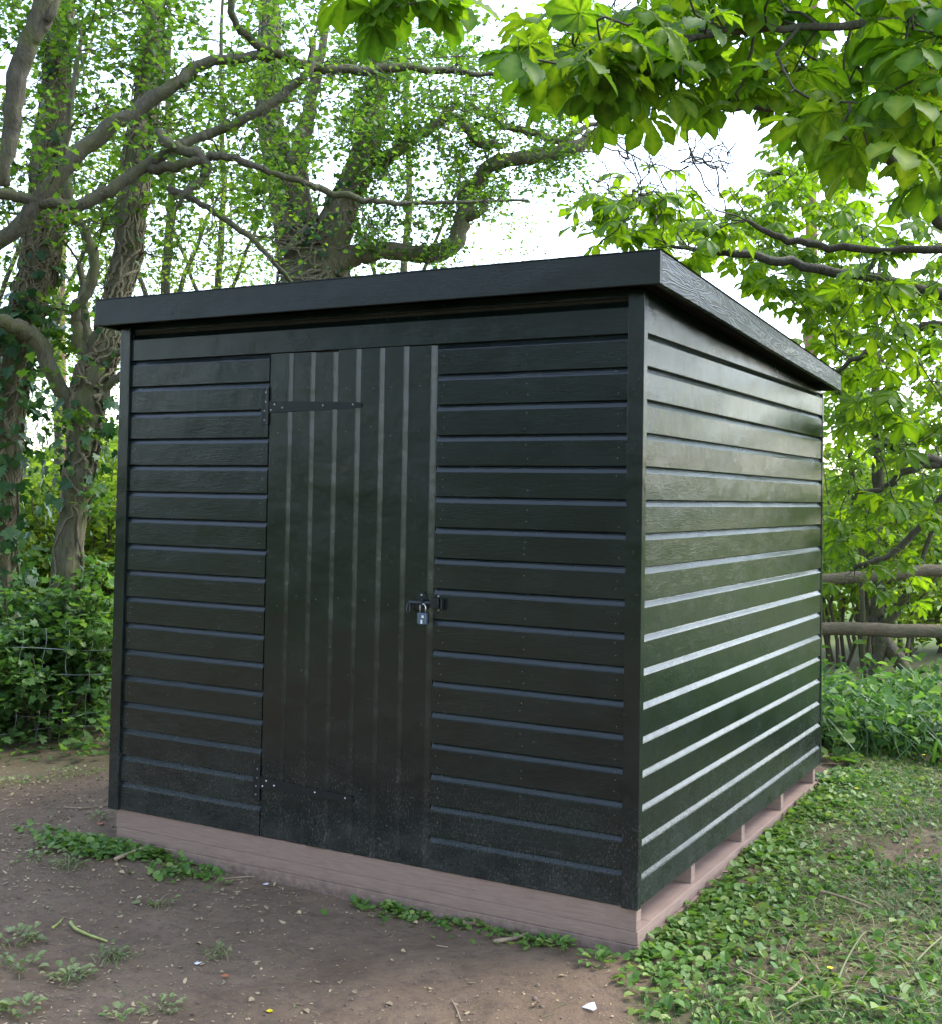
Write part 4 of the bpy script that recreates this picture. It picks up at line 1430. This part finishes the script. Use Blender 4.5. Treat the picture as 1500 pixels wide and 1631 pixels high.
p_ = spread(7000, .0, 2.2, -.9, 4.2, lambda x, y: d_mixed(x + 3.1, y * 1.1) * green(x, y))
p_[:, 2] += np.abs(RNG.normal(.008, .008, len(p_)))
mb = MB()
scatter(mb, *T_SIMPLE, p_, rots(len(p_), (0, 1.2)), .030 * RNG.uniform(.4, 1.5, len(p_)))
tag(mb.build('low_weeds', M_LEAF_W, kind='stuff'), 'narrow-leaved low weeds mixed into the grass right of the shed', 'plants', kind='stuff')
tag(round_leaves('low_weeds', spread(4500, .0, 2.2, -.9, 4.2, d_mixed), .0175, .010, M_LEAF_W, (0, 1.1)), 'low mixed weeds and clover over the ground right of the shed', 'plants', kind='stuff')


def blades(name, pts, length, bend, wd, mat, tilt, lvar=.4):
    mb = MB()
    N = len(pts)
    for bq in (bend * .6, bend * 1.2):
        T = t_blade(bq, wd)
        sel = RNG.random(N) < .5
        q = pts[sel]
        n = len(q)
        a = RNG.uniform(0, 6.28, n)
        t = RNG.uniform(*tilt, n)          # angle of blade off the ground
        fwd = np.stack([np.cos(a) * np.cos(t), np.sin(a) * np.cos(t), np.sin(t)], -1)
        z = np.stack([-np.cos(a) * np.sin(t), -np.sin(a) * np.sin(t), np.cos(t)], -1)
        M = np.stack([np.cross(fwd, z), fwd, z], -1)
        scatter(mb, *T, q, M, length * RNG.uniform(1 - lvar, 1 + lvar, n))
    return mb.build(name, mat, kind='stuff')


tag(blades('grass', spread(16000, -.1, 2.4, -.7, 4.4, d_mixed), .075, 1.2, .018, M_GRASS, (.3, 1.3)), 'short fresh grass growing among the weeds right of the shed', 'grass', kind='stuff')
p_ = spread(9500, .1, 2.2, -.9, 3.2, lambda x, y: green(x, y) * sstep(x + .2 * y, .25, .7))
p_[:, 2] += RNG.uniform(.008, .035, len(p_))
tag(blades('grass_clippings', p_, .10, .6, .013, M_HAY, (-.12, .15)), 'pale cut grass lying over the weeds at the lower right', 'grass', kind='stuff')
# tall strap leaves behind, to the right
p_ = spread(3000, -.6, 2.0, 3.2, 5.2, lambda x, y: sstep(y, 3.2, 3.9) * np.clip(.5 + .6 * fbm(x, y, 4, 51), 0, 1))
tag(blades('tall_grass', p_, .42, 1.5, .016, M_GRASS, (.8, 1.5)), 'tall arching blue-green grass and strap leaves behind the shed', 'grass', kind='stuff')
p_ = spread(3600, -.8, 2.2, 3.3, 6.0, lambda x, y: .8 * np.clip(.6 + .6 * fbm(x, y, 3, 61), 0, 1))
mb = MB()
p_[:, 2] += np.abs(RNG.normal(.14, .09, len(p_)))
scatter(mb, *T_SIMPLE, p_, rots(len(p_), (0, 1.0)), .075 * RNG.uniform(.6, 1.4, len(p_)))
tag(mb.build('undergrowth', M_LEAF_G, kind='stuff'), 'leafy undergrowth below the rail fence', 'plants', kind='stuff')
# left verge under the fence
p_ = spread(5200, -5.6, -2.5, 0.4, 4.4, lambda x, y: sstep(pix_depth(x, y), 6.55, 6.95) if False else sstep((x - CAM[0]) * AX_F[0] + (y - CAM[1]) * AX_F[1], 6.5, 6.85))
p_[:, 2] += np.abs(RNG.normal(.10, .09, len(p_)))
mb = MB()
scatter(mb, *T_LOBED, p_, rots(len(p_), (0, .9)), .05 * RNG.uniform(.5, 1.4, len(p_)))
tag(mb.build('undergrowth', M_LEAF_G, kind='stuff'), 'leafy weeds and ivy along the foot of the left wire fence', 'plants', kind='stuff')


# foreground soil: litter, clods, sparse weeds
def d_soil(x, y):
    return (1 - .8 * green(x, y)) * np.clip(.35 + .5 * fbm(x, y, 2.5, 71) + .25 * sstep(-x, .5, 2.5), .05, 1)


p_ = spread(11000, -4.5, 1.3, -1.9, 1.6, d_soil)
p_[:, 2] += .003
mb = MB()
N = len(p_)
chip = np.array([(-.18, 0, 0), (.15, -.05, .03), (.22, .6, .02), (.05, 1, .08), (-.2, .55, .05)])
scatter(mb, chip, [np.array([[0, 1, 2, 3, 4]])], p_, rots(N, (0, .45)), RNG.choice([.005, .009, .014, .026], N, p=[.40, .36, .19, .05]))
q_ = spread(700, -4.5, 1.3, -1.9, 1.6, d_soil)
q_[:, 2] += .004
scatter(mb, *T_SIMPLE, q_, rots(len(q_), (0, .7)), RNG.uniform(.008, .026, len(q_)))
tag(mb.build('litter', M_DRY, kind='stuff'), 'small pale chips and leaf scraps on the bare soil', 'litter', kind='stuff')
p_ = spread(2000, -4.5, 1.3, -1.9, 1.6, d_soil)
p_[:, 2] += .004
tag(blades('dry_stalks', p_, .05, .5, .018, M_HAY, (-.1, .15)), 'short dry stalks and torn grass lying on the soil', 'litter', kind='stuff')
ico = np.array([(0, 0, 1), (.9, 0, .2), (.28, .85, .15), (-.72, .53, .25), (-.72, -.53, .1), (.28, -.85, .2), (0, 0, -.5)])
icf = np.array([(0, 1, 2), (0, 2, 3), (0, 3, 4), (0, 4, 5), (0, 5, 1), (6, 2, 1), (6, 3, 2), (6, 4, 3), (6, 5, 4), (6, 1, 5)])
p_ = spread(3500, -4.5, 1.3, -1.9, 1.4, lambda x, y: (1 - .8 * green(x, y)) * np.clip(.3 + .7 * fbm(x, y, 3.5, 81), .04, 1))
mb = MB()
N = len(p_)
scatter(mb, ico, [icf], p_, rots(N, (0, 1)), RNG.gamma(2.0, .0017, N))
soil_m = plain_mat('soil_crumb', (.15, .105, .075), .95, 0, .3, 60, .002)
tag(mb.build('soil_crumbs', soil_m, smooth=True, kind='stuff'), 'crumbs and small clods of brown soil', 'soil', kind='stuff')


# ------------------------------------------------------------------ single small things on the ground
def gp(u, v, dz=0.0):
    """ground point under photo pixel (u, v)"""
    z = -.16
    for _ in range(4):
        p = on_axis(u, v, 2, z)
        z = float(gz(p[0], p[1]))
    return np.array([p[0], p[1], z + dz])


def weed(u, v, r, n, lsize, label, mat=M_LEAF_W, tpl=T_SIMPLE, blade=0, group='weeds on the bare soil'):
    g = gp(u, v)
    t = thing('weed_plant', label, 'weed', tuple(g), group)
    mb = MB()
    a = RNG.uniform(0, 6.28, n)
    tl = RNG.uniform(.05, .6, n)
    fwd = np.stack([np.cos(a) * np.cos(tl), np.sin(a) * np.cos(tl), np.sin(tl)], -1)
    z = np.stack([-np.cos(a) * np.sin(tl), -np.sin(a) * np.sin(tl), np.cos(tl)], -1)
    M = np.stack([np.cross(fwd, z), fwd, z], -1)
    pos = np.column_stack([np.cos(a), np.sin(a), np.zeros(n)]) * (RNG.random(n) ** .7 * r)[:, None]
    pos[:, 2] = gz(pos[:, 0] + g[0], pos[:, 1] + g[1]) - g[2] + .006 + RNG.random(n) * .02
    scatter(mb, *tpl, pos, M, lsize * RNG.uniform(.6, 1.3, n))
    mb.build('leaves', mat, t, kind='stuff')
    if blade:
        mb = MB()
        a = RNG.uniform(0, 6.28, blade)
        tl = RNG.uniform(.2, 1.0, blade)
        fwd = np.stack([np.cos(a) * np.cos(tl), np.sin(a) * np.cos(tl), np.sin(tl)], -1)
        z = np.stack([-np.cos(a) * np.sin(tl), -np.sin(a) * np.sin(tl), np.cos(tl)], -1)
        M = np.stack([np.cross(fwd, z), fwd, z], -1)
        pos = RNG.normal(0, r * .35, (blade, 3)) * (1, 1, 0)
        scatter(mb, *t_blade(1.2, .022), pos, M, .085 * RNG.uniform(.5, 1.2, blade))
        mb.build('blades', M_HAY, t, kind='stuff')
    return t


M_PALE = leaf_mat('pale_weed', [(.13, .19, .07), (.20, .25, .10), (.30, .32, .16)], .3)
for u, v, r, n, ls, lab, bl in (
        (20, 1500, .09, 40, .04, 'pale leafy weed at the left edge of the soil', 12), (25, 1545, .07, 26, .045, 'pale green weed below the leafy weed at the left edge', 6),
        (35, 1612, .05, 18, .05, 'weed with broad leaves in the lower left corner', 0), (110, 1560, .07, 30, .035, 'weed and grass tuft left of the cut stem in the lower left', 30),
        (180, 1525, .07, 16, .03, 'dry grass tuft just below the yellow-green stem', 50), (255, 1605, .06, 22, .035, 'pale weed near the bottom edge in the lower left', 14),
        (195, 1622, .05, 14, .04, 'bright leaf pair at the bottom edge left of centre', 0), (345, 1520, .05, 10, .03, 'tiny pale grass tuft alone on the soil below the shed door', 26),
        (110, 1380, .07, 20, .03, 'spiky grass tuft left of the clump at the base corner', 40), (260, 1440, .05, 10, .03, 'dry tuft beside the curled yellow leaf', 18),
        (60, 1370, .10, 26, .03, 'thin weeds at the left edge level with the shed base', 14), (20, 1250, .15, 40, .035, 'scattered weeds at the far left below the wire fence', 24),
        (120, 1235, .16, 50, .03, 'scattered weeds on the soil left of the shed corner', 24), (160, 1305, .05, 14, .03, 'small weed beside the left base corner', 6)):
    weed(u, v, r, int(n * 1.2), ls * .68, lab, M_PALE, T_SIMPLE, bl)
for u, v, r, n, ls, lab, bl in (
        (885, 1512, .05, 26, .032, 'little leafy weed below the right end of the front base', 0), (950, 1535, .06, 30, .03, 'low leafy weed left of the front base corner', 4),
        (640, 1455, .05, 22, .03, 'leafy weed before the base below the door edge', 0), (775, 1470, .06, 30, .03, 'leafy weed hiding a broken stick before the base', 0),
        (1050, 1560, .05, 20, .03, 'thin weed below the base corner', 14), (1130, 1600, .09, 40, .025, 'patch of tiny weeds near the bottom right of the soil', 12),
        (1330, 1215, .10, 26, .09, 'clump with one broad pale upright leaf behind the shed corner', 0), (1345, 1160, .07, 5, .17, 'broad pale dock leaf standing by the rear shed corner', 0),
        (1430, 1480, .09, 12, .05, 'broad-leaved weed lying at the right edge', 8), (1420, 1615, .12, 16, .05, 'broad weed leaves in the bottom right corner', 10),
        (1270, 1365, .06, 14, .06, 'bright feathery weed amid the round leaves by the base', 8), (1310, 1250, .12, 30, .05, 'fresh green tuft by the rear end of the base', 40)):
    weed(u, v, r, n, ls, lab, M_LEAF_W, T_SIMPLE, bl, 'weeds beside the base')


def stick(uv, r, label, m=M_STICK, name='stick', cat='stick'):
    P = np.array([gp(u, v, r * .9 + dz) for u, v, dz in uv])
    P = spline(P, 5)
    rr = np.linspace(r, r * .55, len(P)) * RNG.uniform(.9, 1.12, len(P))
    g = P[0]
    o = MB().tube(P - g, rr, 7).build(name, m, smooth=True)
    o.location = tuple(g)
    return tag(o, label, cat, 'sticks on the ground')


stick([(183, 1375, .01), (225, 1362, .02), (262, 1357, .025), (300, 1363, .02), (345, 1367, .01)], .007, 'pale crooked stick lying across the leaf clump at the left base')
stick([(113, 1472, .0), (120, 1484, .006), (140, 1493, .004), (171, 1502, 0)], .007, 'curved yellow-green plant stem on the soil at the lower left', M_GSTEM)
stick([(84, 1480, 0), (92, 1474, 0), (101, 1465, 0)], .005, 'short yellow-green stem scrap left of the curved stem', M_GSTEM)
stick([(345, 1402, 0), (400, 1399, .004), (450, 1403, 0)], .003, 'long thin twig lying under the door near the base', M_STICK)
stick([(738, 1474, .003), (760, 1475, .004), (780, 1476, .002)], .008, 'short thick pale stick before the base')
stick([(785, 1503, 0), (820, 1499, .004), (848, 1489, .004)], .008, 'broken pale stick lower and right of the short thick one')
stick([(102, 1287, 0), (130, 1289, .003), (172, 1285, 0)], .004, 'thin pale twig on the soil beside the left base corner')
stick([(695, 1507, 0), (714, 1511, .002)], .003, 'short thin twig in the soil below the door edge')
stick([(718, 1592, 0), (728, 1610, .002), (735, 1629, 0)], .003, 'thin pale twig standing out near the bottom middle')
stick([(1252, 1586, .004), (1268, 1575, .01), (1277, 1563, .006)], .005, 'grey-brown stick among the weeds at the lower right')
stick([(1165, 1540, .005), (1190, 1557, .012), (1225, 1574, .008)], .004, 'reddish brown twig in the weeds below the round leaves')
stick([(1395, 1592, .006), (1430, 1604, .012), (1460, 1615, .01)], .008, 'dark stick in the bottom right corner', plain_mat('dark_stick', (.07, .05, .04), .85))
stick([(1300, 1425, .01), (1340, 1440, .02), (1390, 1455, .01)], .006, 'brown stick at the bare patch on the right')
stick([(1230, 1630, .01), (1265, 1612, .02), (1310, 1602, .03), (1350, 1590, .02)], .003, 'long pale grass stalk at the bottom right', M_HAY, 'grass_stalk', 'stalk')
stick([(1325, 1590, .01), (1345, 1550, .03), (1368, 1515, .04), (1378, 1500, .03)], .004, 'bent pale grass stalk in the middle of the right-hand weeds', M_HAY, 'grass_stalk', 'stalk')
stick([(1338, 1465, .02), (1352, 1485, .05), (1363, 1512, .04)], .003, 'thin green stalk meeting the bent pale one', M_HAY, 'grass_stalk', 'stalk')
stick([(1456, 1545, .02), (1480, 1530, .04), (1500, 1508, .03)], .004, 'pale loop of cut grass at the right edge', M_HAY, 'grass_stalk', 'stalk')


def scrap(u, v, pts, m, name, label, cat, s_=.01):
    g = gp(u, v, .004)
    V = np.array([(x, y, z) for x, y, z in pts]) * s_
    n = len(V)
    V = np.vstack([V, V - (0, 0, .0018)])
    F = [np.arange(n)[None, :], (n + np.arange(n))[None, ::-1], np.array([(k, n + k, n + (k + 1) % n, (k + 1) % n) for k in range(n)])]
    o = MB().add(V, F).build(name, m)
    o.location = tuple(g)
    return tag(o, label, cat)


scrap(938, 1609, [(-1.3, -.5, .3), (1.1, -.8, .3), (1.5, -.2, .5), (.6, .9, 1.1), (-.2, .5, .9)], M_WHITE, 'pale_flake', 'pale blue-white flake lying on the soil at the bottom', 'flake', .016)
scrap(315, 1537, [(-1, -.5, .2), (.2, -.8, .2), (.6, .1, .3), (1.0, .9, .6), (.2, .5, .4), (-.6, .6, .4)], M_WHITE, 'pale_scrap', 'tiny pale mint scrap on the soil at the lower left', 'scrap', .010)
scrap(217, 1441, [(-1, -.6, .2), (.3, -.8, .3), (1.2, .1, .5), (.5, .8, .8), (-.5, .6, .6)], M_HAY, 'dry_leaf', 'pale yellow fallen leaf in the middle of the left soil', 'leaf', .016)
scrap(160, 1315, [(-1, -.5, .3), (.8, -.7, .5), (1.2, .2, .7), (-.3, .8, .5)], M_ORANGE, 'rust_leaf', 'small rust-orange leaf beside the left base corner', 'leaf', .014)
scrap(358, 1558, [(-1, -.5, .3), (.8, -.7, .5), (1.2, .2, .7), (-.3, .8, .5)], M_ORANGE, 'rust_leaf', 'tiny orange leaf scrap on the soil at the lower left', 'leaf', .012)
scrap(424, 1411, [(-1, -.5, .3), (.8, -.7, .5), (1.2, .2, .7), (-.3, .8, .5)], M_WHITE, 'pale_stone', 'small bluish stone chip near the base under the door hinge', 'stone', .011)


def flower(u, v, h, label):
    g = gp(u, v)
    t = thing('yellow_flower', label, 'flower', tuple(g), 'small yellow flowers')
    MB().tube([(0, 0, 0), (.004, 0, h * .5), (0, .002, h)], .0012, 4).build('stem', M_GRASS, t)
    for k in range(5):
        a = k / 5 * 6.28
        M = np.array([[[math.cos(a), -math.sin(a), 0], [math.sin(a), math.cos(a), 0], [0, 0, 1.0]]])
        mb = MB()
        scatter(mb, *T_ROUND, np.array([(0, 0, h)]), M, .011)
        mb.build('petal', M_YEL, t)


for u, v, h, lab in ((165, 1180, .07, 'yellow flower against the left wall of the shed near the bushes'), (1363, 1275, .06, 'yellow flower in the grass right of the rear shed corner'),
                     (1268, 1300, .05, 'yellow flower close beside the rear end of the base'), (1470, 1222, .07, 'yellow flower under the tall grass at the right edge'),
                     (1321, 1556, .03, 'yellow flower among the cut grass at the lower right'), (430, 1612, .004, 'yellow petal-like flower lying on the soil at the bottom')):
    flower(u, v, h, lab)
